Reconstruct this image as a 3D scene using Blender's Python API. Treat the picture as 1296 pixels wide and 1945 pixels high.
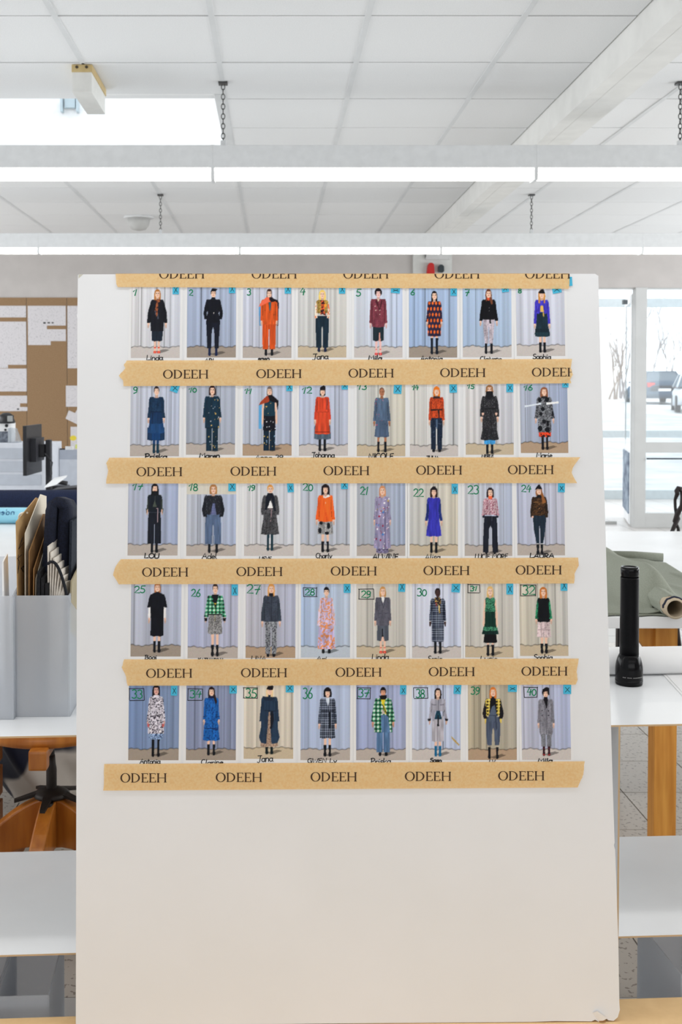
import bpy, bmesh, math, random
import numpy as np
from mathutils import Vector, Matrix
for o in list(bpy.data.objects):
    bpy.data.objects.remove(o)
SC = bpy.context.scene
COL = SC.collection

# ------------------------------------------------------------------ camera
F = 2100.0                      # focal length in pixels of the 1296 x 1945 frame
PX0, PY0 = 519.0, 792.0         # principal point (the lens is shifted)
PITCH = math.radians(1.5)
HC = 1.42                       # camera height
cam_d = bpy.data.cameras.new('camera')
cam = bpy.data.objects.new('camera', cam_d)
COL.objects.link(cam)
cam.location = (0, 0, HC)
cam.rotation_euler = (math.radians(90) - PITCH, 0, 0)
cam_d.sensor_fit = 'HORIZONTAL'
cam_d.sensor_width = 36.0
cam_d.lens = F / 1296 * 36.0
cam_d.shift_x = (648 - PX0) / 1296
cam_d.shift_y = -(972.5 - PY0) / 1296
cam_d.clip_start = 0.05
cam_d.clip_end = 400
cam_d.dof.use_dof = True
cam_d.dof.focus_distance = 2.1
cam_d.dof.aperture_fstop = 18.0
SC.camera = cam

# ------------------------------------------------------------------ sky, daylight, exposure
SC.view_settings.view_transform = 'Standard'
SC.view_settings.look = 'None'
SC.view_settings.exposure = 0.26
SC.view_settings.gamma = 1.0
SC.view_settings.use_curve_mapping = False
world = bpy.data.worlds.new('overcast')
SC.world = world
world.use_nodes = True
wb = world.node_tree.nodes['Background']
wb.inputs['Color'].default_value = (0.96, 0.98, 1.0, 1)
wb.inputs['Strength'].default_value = 1.75

def area(name, loc, rot, sx, sy, power, col):
    l = bpy.data.lights.new(name, 'AREA')
    l.shape = 'RECTANGLE'; l.size = sx; l.size_y = sy
    l.energy = power; l.color = col
    o = bpy.data.objects.new(name, l); COL.objects.link(o)
    o.location = loc; o.rotation_euler = rot
    return o
R90 = math.radians(90)
# large fill lights added outside the frame (behind the camera, left, right)
area('fill_light_behind', (0.4, -4.3, 1.75), (R90, 0, 0), 9.0, 1.5, 80, (0.96, 0.98, 1.0))
area('fill_light_left', (-5.3, 6.0, 1.8), (0, -R90, 0), 1.6, 10.0, 190, (0.95, 0.98, 1.0))
area('fill_light_right', (6.2, 6.0, 1.8), (0, R90, 0), 1.6, 9.0, 235, (0.95, 0.98, 1.0))
# the rows of ceiling tubes that hang above and behind the camera
area('tube_row_above', (0.4, 1.78, 2.44), (0, 0, 0), 9.0, 0.06, 32, (1.0, 0.985, 0.96))
area('tube_row_behind', (0.4, -1.3, 2.44), (0, 0, 0), 9.0, 0.06, 28, (1.0, 0.985, 0.96))

# ------------------------------------------------------------------ pixels to world
cP, sP = math.cos(PITCH), math.sin(PITCH)
CAM = Vector((0, 0, HC))
def ray(px, py):
    u = (px - PX0) / F; v = -(py - PY0) / F
    return Vector((u, cP + v * sP, -sP + v * cP))
def at_y(px, py, y):
    r = ray(px, py); return CAM + r * (y / r.y)
def at_z(px, py, z):
    r = ray(px, py); return CAM + r * ((z - HC) / r.z)

# ------------------------------------------------------------------ materials
def lin(c):
    c = c / 255.0
    return c / 12.92 if c <= 0.04045 else ((c + 0.055) / 1.055) ** 2.4
def rgb(c):
    return (lin(c[0]), lin(c[1]), lin(c[2]), 1.0)
MATS = {}
def mat(name, c, rough=0.6, c2=None, scale=20.0, bump=0.0, spec=0.5, metal=0.0, stretch=None,
        emit=None, estr=0.0, trans=0.0, detail=4.0, lo=0.35, hi=0.65, ior=1.45, coat=0.0):
    if name in MATS: return MATS[name]
    m = bpy.data.materials.new(name); m.use_nodes = True
    nt = m.node_tree; n = nt.nodes; L = nt.links
    b = n['Principled BSDF']
    b.inputs['Base Color'].default_value = rgb(c)
    b.inputs['Roughness'].default_value = rough
    b.inputs['Metallic'].default_value = metal
    b.inputs['Specular IOR Level'].default_value = spec
    b.inputs['IOR'].default_value = ior
    b.inputs['Transmission Weight'].default_value = trans
    b.inputs['Coat Weight'].default_value = coat
    if emit is not None:
        b.inputs['Emission Color'].default_value = rgb(emit)
        b.inputs['Emission Strength'].default_value = estr
    tc = n.new('ShaderNodeTexCoord'); mp = n.new('ShaderNodeMapping')
    L.new(tc.outputs['Object'], mp.inputs['Vector'])
    if stretch: mp.inputs['Scale'].default_value = stretch
    nz = n.new('ShaderNodeTexNoise')
    nz.inputs['Scale'].default_value = scale; nz.inputs['Detail'].default_value = detail
    L.new(mp.outputs['Vector'], nz.inputs['Vector'])
    if c2 is None:
        c2 = tuple(max(0, k * 0.97) for k in c)
    rp = n.new('ShaderNodeValToRGB')
    rp.color_ramp.elements[0].position = lo; rp.color_ramp.elements[1].position = hi
    rp.color_ramp.elements[0].color = rgb(c2); rp.color_ramp.elements[1].color = rgb(c)
    L.new(nz.outputs['Fac'], rp.inputs['Fac'])
    L.new(rp.outputs['Color'], b.inputs['Base Color'])
    if bump > 0:
        bp = n.new('ShaderNodeBump'); bp.inputs['Strength'].default_value = bump
        bp.inputs['Distance'].default_value = 0.002
        L.new(nz.outputs['Fac'], bp.inputs['Height']); L.new(bp.outputs['Normal'], b.inputs['Normal'])
    MATS[name] = m
    return m
def thin_glass(name, tint=(0.97, 0.99, 1.0), gloss=0.024, body=0.0):
    if name in MATS: return MATS[name]
    m = bpy.data.materials.new(name); m.use_nodes = True
    nt = m.node_tree; n = nt.nodes; L = nt.links
    out = n['Material Output']; n.remove(n['Principled BSDF'])
    tr = n.new('ShaderNodeBsdfTransparent'); tr.inputs['Color'].default_value = (*tint, 1)
    gl = n.new('ShaderNodeBsdfGlossy'); gl.inputs['Roughness'].default_value = 0.03
    mx = n.new('ShaderNodeMixShader'); mx.inputs['Fac'].default_value = gloss
    L.new(tr.outputs[0], mx.inputs[1]); L.new(gl.outputs[0], mx.inputs[2])
    last = mx
    if body > 0:
        df = n.new('ShaderNodeBsdfTranslucent'); df.inputs['Color'].default_value = (0.9, 0.93, 0.95, 1)
        m2 = n.new('ShaderNodeMixShader'); m2.inputs['Fac'].default_value = body
        L.new(mx.outputs[0], m2.inputs[1]); L.new(df.outputs[0], m2.inputs[2]); last = m2
    L.new(last.outputs[0], out.inputs['Surface'])
    MATS[name] = m
    return m

# ------------------------------------------------------------------ mesh helpers
class MB:
    def __init__(s): s.v = []; s.f = []; s.m = []; s.sm = []
    def add(s, vs, fs, mi=0, smooth=False):
        o = len(s.v); s.v += [tuple(p) for p in vs]
        for f in fs: s.f.append([o + i for i in f]); s.m.append(mi); s.sm.append(smooth)
        return s
    def box(s, a, b, mi=0):
        x0, y0, z0 = [min(a[i], b[i]) for i in range(3)]; x1, y1, z1 = [max(a[i], b[i]) for i in range(3)]
        return s.add([(x0,y0,z0),(x1,y0,z0),(x1,y1,z0),(x0,y1,z0),(x0,y0,z1),(x1,y0,z1),(x1,y1,z1),(x0,y1,z1)],
              [(0,3,2,1),(4,5,6,7),(0,1,5,4),(1,2,6,5),(2,3,7,6),(3,0,4,7)], mi)
    def rbox(s, a, b, r, mi=0):
        # box with chamfered edges
        bm = bmesh.new()
        c = [(a[i] + b[i]) / 2 for i in range(3)]; d = [abs(b[i] - a[i]) for i in range(3)]
        bmesh.ops.create_cube(bm, size=1.0)
        for v in bm.verts: v.co = Vector((c[0] + v.co.x * d[0], c[1] + v.co.y * d[1], c[2] + v.co.z * d[2]))
        bmesh.ops.bevel(bm, geom=list(bm.edges), offset=r, segments=2, affect='EDGES', profile=0.7)
        bm.verts.index_update()
        vs = [v.co.copy() for v in bm.verts]; fs = [[v.index for v in f.verts] for f in bm.faces]
        bm.free()
        return s.add(vs, fs, mi)
    def prism(s, pts, thick, mi=0, side=None):
        # pts: 3-D polygon, thick: offset vector
        n = len(pts); t = Vector(thick)
        vs = [Vector(p) for p in pts] + [Vector(p) + t for p in pts]
        o = len(s.v); s.v += [tuple(p) for p in vs]
        s.f.append([o + i for i in range(n)][::-1]); s.m.append(mi); s.sm.append(False)
        s.f.append([o + n + i for i in range(n)]); s.m.append(mi); s.sm.append(False)
        for i in range(n):
            j = (i + 1) % n
            s.f.append([o + i, o + j, o + n + j, o + n + i]); s.m.append(mi if side is None else side); s.sm.append(False)
        return s
    def tube(s, path, rad, seg=8, mi=0, cap=True, smooth=True):
        path = [Vector(p) for p in path]
        n = len(path)
        rad = rad if isinstance(rad, (list, tuple)) else [rad] * n
        up = Vector((0, 0, 1)); prev = None; rings = []
        for i in range(n):
            d = (path[min(i + 1, n - 1)] - path[max(i - 1, 0)]).normalized()
            if prev is None:
                a = d.cross(up)
                if a.length < 1e-3: a = d.cross(Vector((1, 0, 0)))
            else:
                a = prev - d * prev.dot(d)
            a.normalize(); prev = a; b = d.cross(a)
            rings.append([path[i] + (a * math.cos(2 * math.pi * k / seg) + b * math.sin(2 * math.pi * k / seg)) * rad[i] for k in range(seg)])
        vs = [p for r in rings for p in r]; fs = []
        for i in range(n - 1):
            for k in range(seg):
                k2 = (k + 1) % seg
                fs.append((i * seg + k, i * seg + k2, (i + 1) * seg + k2, (i + 1) * seg + k))
        s.add(vs, fs, mi, smooth)
        if cap:
            o = len(s.v) - len(vs)
            s.f.append([o + k for k in range(seg)][::-1]); s.m.append(mi); s.sm.append(False)
            s.f.append([o + (n - 1) * seg + k for k in range(seg)]); s.m.append(mi); s.sm.append(False)
        return s
    def lathe(s, prof, seg=24, mi=0, c=(0, 0, 0), smooth=True):
        vs = []; fs = []; n = len(prof)
        for r, z in prof:
            for k in range(seg):
                a = 2 * math.pi * k / seg; vs.append((c[0] + r * math.cos(a), c[1] + r * math.sin(a), c[2] + z))
        for i in range(n - 1):
            for k in range(seg):
                k2 = (k + 1) % seg; fs.append((i * seg + k, i * seg + k2, (i + 1) * seg + k2, (i + 1) * seg + k))
        o = len(s.v); s.add(vs, fs, mi, smooth)
        s.f.append([o + k for k in range(seg)][::-1]); s.m.append(mi); s.sm.append(False)
        s.f.append([o + (n - 1) * seg + k for k in range(seg)]); s.m.append(mi); s.sm.append(False)
        return s
    def mesh(s, name, mats):
        me = bpy.data.meshes.new(name); me.from_pydata(s.v, [], s.f)
        for m in (mats if isinstance(mats, (list, tuple)) else [mats]): me.materials.append(m)
        me.polygons.foreach_set('material_index', s.m); me.polygons.foreach_set('use_smooth', s.sm)
        me.update()
        return me
    def build(s, name, mats, parent=None, loc=None):
        o = bpy.data.objects.new(name, s.mesh(name, mats)); COL.objects.link(o)
        if parent is not None: o.parent = parent
        if loc is not None: o.location = loc
        return o
def tag(o, label=None, cat=None, group=None, kind=None):
    if label: o['label'] = label
    if cat: o['category'] = cat
    if group: o['group'] = group
    if kind: o['kind'] = kind
    return o
def empty(name, loc=(0, 0, 0), label=None, cat=None, group=None, rz=0.0, kind=None):
    o = bpy.data.objects.new(name, None); COL.objects.link(o)
    o.empty_display_size = 0.05
    o.location = loc; o.rotation_euler = (0, 0, rz)
    return tag(o, label, cat, group, kind)
def link(name, me, parent=None, loc=(0, 0, 0), rz=0.0):
    o = bpy.data.objects.new(name, me); COL.objects.link(o); o.parent = parent
    o.location = loc; o.rotation_euler = (0, 0, rz)
    return o
def dup(root, loc, label=None):
    r = root.copy(); COL.objects.link(r); r.location = loc
    if label: r['label'] = label
    for ch in list(root.children):
        k = ch.copy(); COL.objects.link(k); k.parent = r
        for g in list(ch.children):
            q = g.copy(); COL.objects.link(q); q.parent = k
    return r

# ------------------------------------------------------------------ setting: materials
M_wall = mat('wall_paint', (190, 185, 182), 0.85, scale=6)
M_tile = mat('mineral_fibre_tile', (238, 239, 239), 0.9, c2=(230, 231, 232), scale=220, bump=0.15)
M_rail = mat('ceiling_rail_white', (222, 224, 225), 0.6, scale=5)
M_beam = mat('beam_plaster', (232, 232, 229), 0.85, scale=8)
M_void = mat('ceiling_void', (150, 150, 150), 0.9)
M_white = mat('white_lacquer', (238, 240, 241), 0.35, scale=4)
M_frame = mat('door_frame_grey', (190, 191, 190), 0.5, scale=4)
M_terr = mat('terrazzo', (192, 184, 174), 0.28, c2=(142, 132, 122), scale=75, detail=1.5, lo=0.36, hi=0.40)
M_joint = mat('floor_joint', (60, 56, 52), 0.9)
M_ground = mat('pale_concrete', (205, 206, 205), 0.95, c2=(180, 182, 184), scale=1.2)
M_black = mat('black_plastic', (26, 26, 30), 0.4)
M_steel = mat('grey_steel', (120, 122, 125), 0.4, metal=0.8)
M_glass = thin_glass('window_glass')
CEIL = 2.90
YW = 11.2

def struct(o, label=None): return tag(o, label, None, None, 'structure')

# floor: slab, terrazzo tiles with recessed joints where they can be told apart, tiled material beyond
fl = MB().box((-5.6, -4.6, -0.06), (6.6, YW + 3.0, -0.008))
floor = struct(fl.build('floor', M_joint))
GX, GY, TS = 1.53 - 0.30 * 9, 2.84 - 0.30 * 1, 0.30
def tile_mesh(name, w, d, h, m, r=0.0):
    b = MB()
    b.box((0.0, 0.0, -h), (w, d, 0.0))
    return b.mesh(name, m)
tm = tile_mesh('floor_tile', TS - 0.004, TS - 0.004, 0.008, M_terr)
nx, ny = 14, 11
for i in range(nx):
    for j in range(ny):
        link('floor_tile', tm, floor, (GX + i * TS + 0.002, GY + j * 0.3 * 1.09 + 0.002, 0.0)).scale = (1, 1.09, 1)
# the rest of the floor: one surface with a tile pattern in the material
mf = bpy.data.materials.new('terrazzo_tiled'); mf.use_nodes = True
n = mf.node_tree.nodes; L = mf.node_tree.links; b = n['Principled BSDF']; b.inputs['Roughness'].default_value = 0.35
tcn = n.new('ShaderNodeTexCoord'); br = n.new('ShaderNodeTexBrick'); L.new(tcn.outputs['Object'], br.inputs['Vector'])
br.offset = 0.0; br.inputs['Scale'].default_value = 1.0; br.inputs['Brick Width'].default_value = 0.3; br.inputs['Row Height'].default_value = 0.3
br.inputs['Mortar Size'].default_value = 0.003
br.inputs['Color1'].default_value = rgb((196, 193, 190)); br.inputs['Color2'].default_value = rgb((190, 187, 183)); br.inputs['Mortar'].default_value = rgb((70, 66, 62))
L.new(br.outputs['Color'], b.inputs['Base Color'])
x0, x1 = GX, GX + nx * TS; y0, y1 = GY, GY + ny * 0.327
sur = MB()
for (xa, ya, xb, yb) in ((-5.6, -4.6, 6.6, y0), (-5.6, y0, x0, y1), (x1, y0, 6.6, y1), (-5.6, y1, 6.6, YW + 3.0)):
    sur.box((xa, ya, -0.008), (xb, yb, 0.0))
sf = sur.build('floor_surface', mf, floor)

# outside ground: rises gently to the car park
gp = MB()
prof = [(YW + 3.0, -0.05), (18, 0.0), (52, 0.78), (90, 1.35), (160, 2.4)]
vs = []
for y, z in prof: vs += [(-60, y, z), (90, y, z)]
gp.add(vs, [(2 * i, 2 * i + 1, 2 * i + 3, 2 * i + 2) for i in range(len(prof) - 1)])
struct(gp.build('ground', M_ground))

# ceiling: void slab with skylight opening, panels, rails
SKX0, SKX1, SKY0, SKY1 = -2.12, -0.30, 5.63, 7.45
cl = MB()
for (xa, ya, xb, yb) in ((-5.6, -4.6, 6.6, SKY0), (-5.6, SKY1, 6.6, YW + 0.2), (-5.6, SKY0, SKX0, SKY1), (SKX1, SKY0, 6.6, SKY1)):
    cl.box((xa, ya, CEIL + 0.03), (xb, yb, CEIL + 0.05))
ceiling = struct(cl.build('ceiling', M_void))
# plain front part of the ceiling over and behind the camera
MB().box((-5.6, -4.6, CEIL), (6.6, 3.78, CEIL + 0.03)).build('ceiling_surface', M_tile, ceiling)
RX, RP = -0.2455, 0.6235
CY, CPY = 5.07, 0.631
BX0, BX1, BZ = 1.454, 1.645, CEIL - 0.133
cols = [(RX + RP * k, RX + RP * (k + 1)) for k in range(-6, 2)] + [(1.0015, BX0)] + [(BX1, 2.0)] + [(2.0 + 0.6235 * k, 2.6235 + 0.6235 * k) for k in range(5)]
cache = {}
random.seed(4)
for (xa, xb) in cols:
    for j in range(-2, 10):
        ya = CY + CPY * j; yb = min(ya + CPY, YW - 0.005)
        if yb - ya < 0.05: continue
        if xa >= SKX0 - 0.35 and xb <= SKX1 + 0.1 and ya > SKY0 - 0.1 and yb < SKY1 + 0.2: continue
        w = round(xb - xa - 0.012, 4); d = round(yb - ya - 0.012, 4)
        if (w, d) not in cache:
            cache[(w, d)] = MB().box((-w / 2, -d / 2, 0), (w / 2, d / 2, 0.016)).mesh('ceiling_tile', M_tile)
        link('ceiling_tile', cache[(w, d)], ceiling, ((xa + xb) / 2, (ya + yb) / 2, CEIL + random.uniform(-0.0008, 0.0012)))
for k in range(-6, 3):
    x = RX + RP * k
    segs = [(3.78, YW - 0.01)]
    if SKX0 - 0.1 < x < SKX1: segs = [(3.78, 5.07), (7.6, YW - 0.01)]
    for (ya, yb) in segs:
        MB().box((x - 0.012, ya, CEIL - 0.0025), (x + 0.012, yb, CEIL + 0.02)).build('ceiling_rail', M_rail, ceiling)
for k in range(5):
    x = 2.0 + 0.6235 * k
    MB().box((x - 0.012, 3.78, CEIL - 0.0025), (x + 0.012, YW - 0.01, CEIL + 0.02)).build('ceiling_rail', M_rail, ceiling)
# beam boxed in two lengths of board with an open seam
bm_ = MB().box((BX0, -4.5, BZ), (BX0 + 0.066, YW - 0.01, CEIL + 0.02)).box((BX0 + 0.0685, -4.5, BZ + 0.001), (BX1, YW - 0.01, CEIL + 0.02))
struct(bm_.build('trim_1', M_beam), 'boxed white ceiling beam running away from the camera on the right')

# skylight: shaft walls, trim, opal pane, latch
sk = MB()
sk.box((SKX0 - 0.02, SKY0 - 0.02, CEIL), (SKX0, SKY1 + 0.02, 3.6)).box((SKX1, SKY0 - 0.02, CEIL), (SKX1 + 0.02, SKY1 + 0.02, 3.6))
sk.box((SKX0, SKY0 - 0.02, CEIL), (SKX1, SKY0, 3.6)).box((SKX0, SKY1, CEIL), (SKX1, SKY1 + 0.02, 3.6))
sky_o = struct(sk.build('window_1', mat('skylight_shaft', (250, 250, 250), 0.8)), 'skylight shaft in the ceiling on the left')
MB().box((SKX1 + 0.004, SKY0 - 0.02, CEIL - 0.004), (SKX1 + 0.06, SKY1 + 0.1, CEIL + 0.02)).build('skylight_trim', M_rail, sky_o)
MB().box((SKX0, SKY0, 3.58), (SKX1, SKY1, 3.59)).build('skylight_pane', thin_glass('opal_pane', (0.95, 0.98, 1.0), 0.03, 0.25), sky_o)
p = at_y(132, 195, SKY1 - 0.04)
lt = MB().box((p.x - 0.035, SKY1 - 0.03, p.z - 0.03), (p.x + 0.035, SKY1, p.z + 0.05)).box((p.x - 0.06, SKY1 - 0.05, p.z - 0.06), (p.x - 0.045, SKY1, p.z + 0.05)).box((p.x + 0.045, SKY1 - 0.05, p.z - 0.06), (p.x + 0.06, SKY1, p.z + 0.05))
lt.build('skylight_latch', mat('latch_blue_grey', (190, 205, 212), 0.4), sky_o)

# walls
DX0, DX1, DZ = 1.95, 6.3, 2.435
wb_ = MB().box((-5.6, YW, 0), (DX0, YW + 0.18, CEIL + 0.04)).box((DX1, YW, 0), (6.6, YW + 0.18, CEIL + 0.04)).box((DX0, YW, DZ), (DX1, YW + 0.18, CEIL + 0.04))
wall_back = struct(wb_.build('wall_back', M_wall))
struct(MB().box((-5.7, -4.6, 0), (-5.6, YW + 0.18, 3.6)).build('wall_left', M_wall))
struct(MB().box((6.6, -4.6, 0), (6.7, YW + 0.18, 3.6)).build('wall_right', M_wall))
struct(MB().box((-5.7, -4.7, 0), (6.7, -4.6, 3.6)).build('wall_front', M_wall))

# glazed partition to the vestibule
def px_x(px, y): return at_y(px, 737, y).x
def px_z(py, y): return at_y(600, py, y).z
fr = MB()
pa, pb = px_x(1206, YW), px_x(1228, YW)
fr.rbox((pa, YW - 0.01, 0), (pb, YW + 0.09, DZ), 0.004)
fr.rbox((pb, YW, px_z(860, YW)), (DX1, YW + 0.08, px_z(840, YW)), 0.004)
fr.rbox((pb, YW, 0.0), (DX1, YW + 0.08, px_z(975, YW)), 0.004)
fr.box((DX0, YW + 0.02, DZ - 0.012), (DX1, YW + 0.1, DZ))
d1 = struct(fr.build('door_1', M_frame), 'grey framed glass partition to the vestibule')
MB().box((pb + 0.005, YW + 0.03, px_z(974, YW)), (DX1, YW + 0.04, px_z(861, YW))).build('pane', M_glass, d1)
MB().box((pb + 0.005, YW + 0.03, px_z(839, YW)), (DX1, YW + 0.04, DZ - 0.015)).build('pane', M_glass, d1)
MB().tube([(pb, YW - 0.03, px_z(871, YW)), (5.2, YW - 0.03, px_z(871, YW))], 0.008, 8).build('added_dark_bar', mat('slate_bar', (60, 72, 82), 0.4), d1)  # invented bar, stands in for a thin dark line across the glass
# open leaf seen edge-on behind the post
d2 = empty('door_2', (pa + 0.01, YW + 0.1, 0), 'open glass door leaf seen at a grazing angle, dark reflection coloured into lower pane', None, None, 0, 'structure')
far = at_y(1189, 737, YW + 0.95); hx, hy = far.x - pa - 0.01, 0.85
def leafbox(t0, t1, z0, z1, th=0.04, name='leaf_rail', m=M_white):
    a = Vector((hx * t0, hy * t0, 0)); c_ = Vector((hx * t1, hy * t1, 0)); nn = Vector((hy, -hx, 0)).normalized() * th / 2
    pts = [a - nn, a + nn, c_ + nn, c_ - nn]
    return MB().prism([(q.x, q.y, z0) for q in pts], (0, 0, z1 - z0)).build(name, m, d2)
leafbox(0, 0.12, 0.02, 2.38, .03); leafbox(0.975, 1.0, 0.02, 2.38, .012); leafbox(0.12, 0.93, 0.02, 0.12)
leafbox(0.12, 0.975, 0.75, 0.78, .03); leafbox(0.12, 0.93, 2.3, 2.38)
leafbox(0.12, 0.975, 0.12, 0.75, 0.05, 'lower_pane', mat('pane_dark_reflection', (62, 78, 104), 0.5, spec=.2, c2=(150, 165, 180), scale=3.0, stretch=(1, 1, 3)))  # reflection of the dark interior painted as the pane's colour
leafbox(0.12, 0.975, 0.86, 2.3, 0.012, 'upper_pane', M_glass)
MB().box((-0.12, -0.06, 2.27), (-0.075, -0.02, 2.315)).build('door_closer', mat('closer_grey', (78, 84, 90), 0.4), d2)
# outer glazing of the vestibule
YO = YW + 2.9
ow = MB()
M_pale = mat('pale_outer_frame', (196, 206, 210), 0.5)
for (ya, yb) in ((567, 583), (818, 831), (931, 949)):
    ow.box((1.0, YO, px_z(yb, YO)), (8.5, YO + 0.06, px_z(ya, YO)))
for x in (1.0, 2.55, px_x(1216, YO), 6.6, 8.4):
    ow.box((x - 0.03, YO, -0.05), (x + 0.03, YO + 0.06, 2.75))
ow.box((1.0, YO, 2.72), (8.5, YO + 0.06, 2.8))
w2 = struct(ow.build('window_2', M_pale), 'pale outer glazing bars of the vestibule')
MB().box((1.0, YO + 0.025, 0.05), (8.4, YO + 0.033, 2.72)).build('pane', M_glass, w2)
p = at_y(1155, 980, YW + 0.35)
struct(MB().box((p.x - 0.25, YW + 0.3, 0.0), (p.x + 0.08, YW + 0.34, 0.03)).build('trim_2', M_frame), 'grey door stop strip on the vestibule floor')
# switch cabinet recess on the back wall

# ------------------------------------------------------------------ low platform and leaning board
BENCHZ = HC - 1.17
A = at_z(144, 1948, BENCHZ); Bp = at_z(1177, 1940, BENCHZ)
E1 = (Bp - A).normalized()
NH = Vector((-E1.y, E1.x, 0)).normalized()           # away from the camera
LEAN = math.radians(3.75)
UP = (Vector((0, 0, 1)) * math.cos(LEAN) + NH * math.sin(LEAN)).normalized()
NN = E1.cross(UP).normalized()                        # towards the camera
MBRD = Matrix((( E1.x, UP.x, NN.x, A.x), (E1.y, UP.y, NN.y, A.y), (E1.z, UP.z, NN.z, A.z), (0, 0, 0, 1)))
def p2b(px, py):
    r = ray(px, py); t = (A - CAM).dot(NN) / r.dot(NN)
    q = CAM + r * t - A
    return (q.dot(E1), q.dot(UP))
def board_obj(name, me, parent=None, label=None, cat=None, group=None, org=None):
    o = bpy.data.objects.new(name, me); COL.objects.link(o)
    if parent is not None: o.parent = parent
    else: o.matrix_world = MBRD @ Matrix.Translation((org[0], org[1], 0.0))
    return tag(o, label, cat, group)
def flat(polys_px, z0, z1, org, mi=0, side=None, mb=None):
    mb = mb or MB()
    for pl in polys_px:
        pts = [p2b(*q) for q in pl]
        ar = sum(pts[i][0] * pts[(i + 1) % len(pts)][1] - pts[(i + 1) % len(pts)][0] * pts[i][1] for i in range(len(pts)))
        if ar < 0: pts = pts[::-1]
        mb.prism([(u - org[0], v - org[1], z0) for u, v in pts], (0, 0, z1 - z0), mi, side)
    return mb

M_board = mat('coated_board_white', (236, 238, 241), 0.55, c2=(232, 234, 236), scale=3, bump=0.03)
M_kraftedge = mat('kraft_edge', (176, 140, 98), 0.85, scale=60)
outline = [(149.5, 521), (1131, 520), (1137, 524), (1139, 600), (1164, 1480), (1168, 1600), (1166.5, 1606), (1169, 1614), (1175, 1790), (1177, 1905),
           (1178, 1918), (1174, 1932), (1166, 1939), (1156, 1938), (1150, 1932), (1147, 1940), (1138, 1941), (1131, 1937), (1124, 1940), (1056, 1939.5), (1010, 1941), (144, 1948),
           (146.2, 1000), (147, 605), (146, 600), (147, 594), (148, 523)]
board = board_obj('display_board', flat([outline], -0.010, 0.0, (0, 0), 0, 1).mesh('display_board', [M_board, M_kraftedge]), None,
    'tall white board leaning in front of the shelf, covered with rows of fashion photos', 'board', None, (0, 0))
tb = MB()
def bl(px, py, z): u, v = p2b(px, py); return (u, v, z)
tb.add([bl(1125.5, 1923.5, 0.0006), bl(1133.5, 1917.5, 0.006), bl(1150.5, 1929.5, 0.010), bl(1144, 1935, 0.007), bl(1137, 1938, 0.002)], [(0, 4, 1), (1, 4, 3), (1, 3, 2)])
tb.add([bl(1137, 1938, 0.002), bl(1144, 1935, 0.006), bl(1149, 1935, 0.004), bl(1151, 1941, 0.0005), bl(1139, 1942, 0.0005)], [(0, 4, 3, 2, 1)], 1)
board_obj('torn_flap', tb.mesh('torn_flap', [M_board, M_kraftedge]), board)
# worn top-left corner
sc = flat([[(149.5, 521.3), (158, 521.2), (149.2, 529)]], 0.0001, 0.0003, (0, 0))
board_obj('worn_corner', sc.mesh('worn_corner', mat('worn_board', (206, 204, 190), 0.8)), board)

# platform the board stands on
bl0, bl1 = at_z(-400, 1946, BENCHZ), at_z(1700, 1880, BENCHZ)
dv = (bl1 - bl0).normalized(); ang = math.atan2(dv.y, dv.x)
plat = empty('platform', (bl0.x, bl0.y, 0), 'low pale brown wooden platform under the white board', 'platform', None, ang)
M_mdf = mat('raw_mdf', (236, 200, 148), 0.7, c2=(229, 192, 140), scale=30)
W = (bl1 - bl0).length
MB().rbox((0, -0.75, BENCHZ - 0.0258), (W, 0, BENCHZ - 0.0008), 0.002).build('platform_top', M_mdf, plat)
for x in (0.03, W / 2, W - 0.07):
    for y in (-0.72, -0.06):
        MB().box((x, y, 0), (x + 0.04, y + 0.04, BENCHZ - 0.0258)).build('leg', M_mdf, plat)

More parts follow.
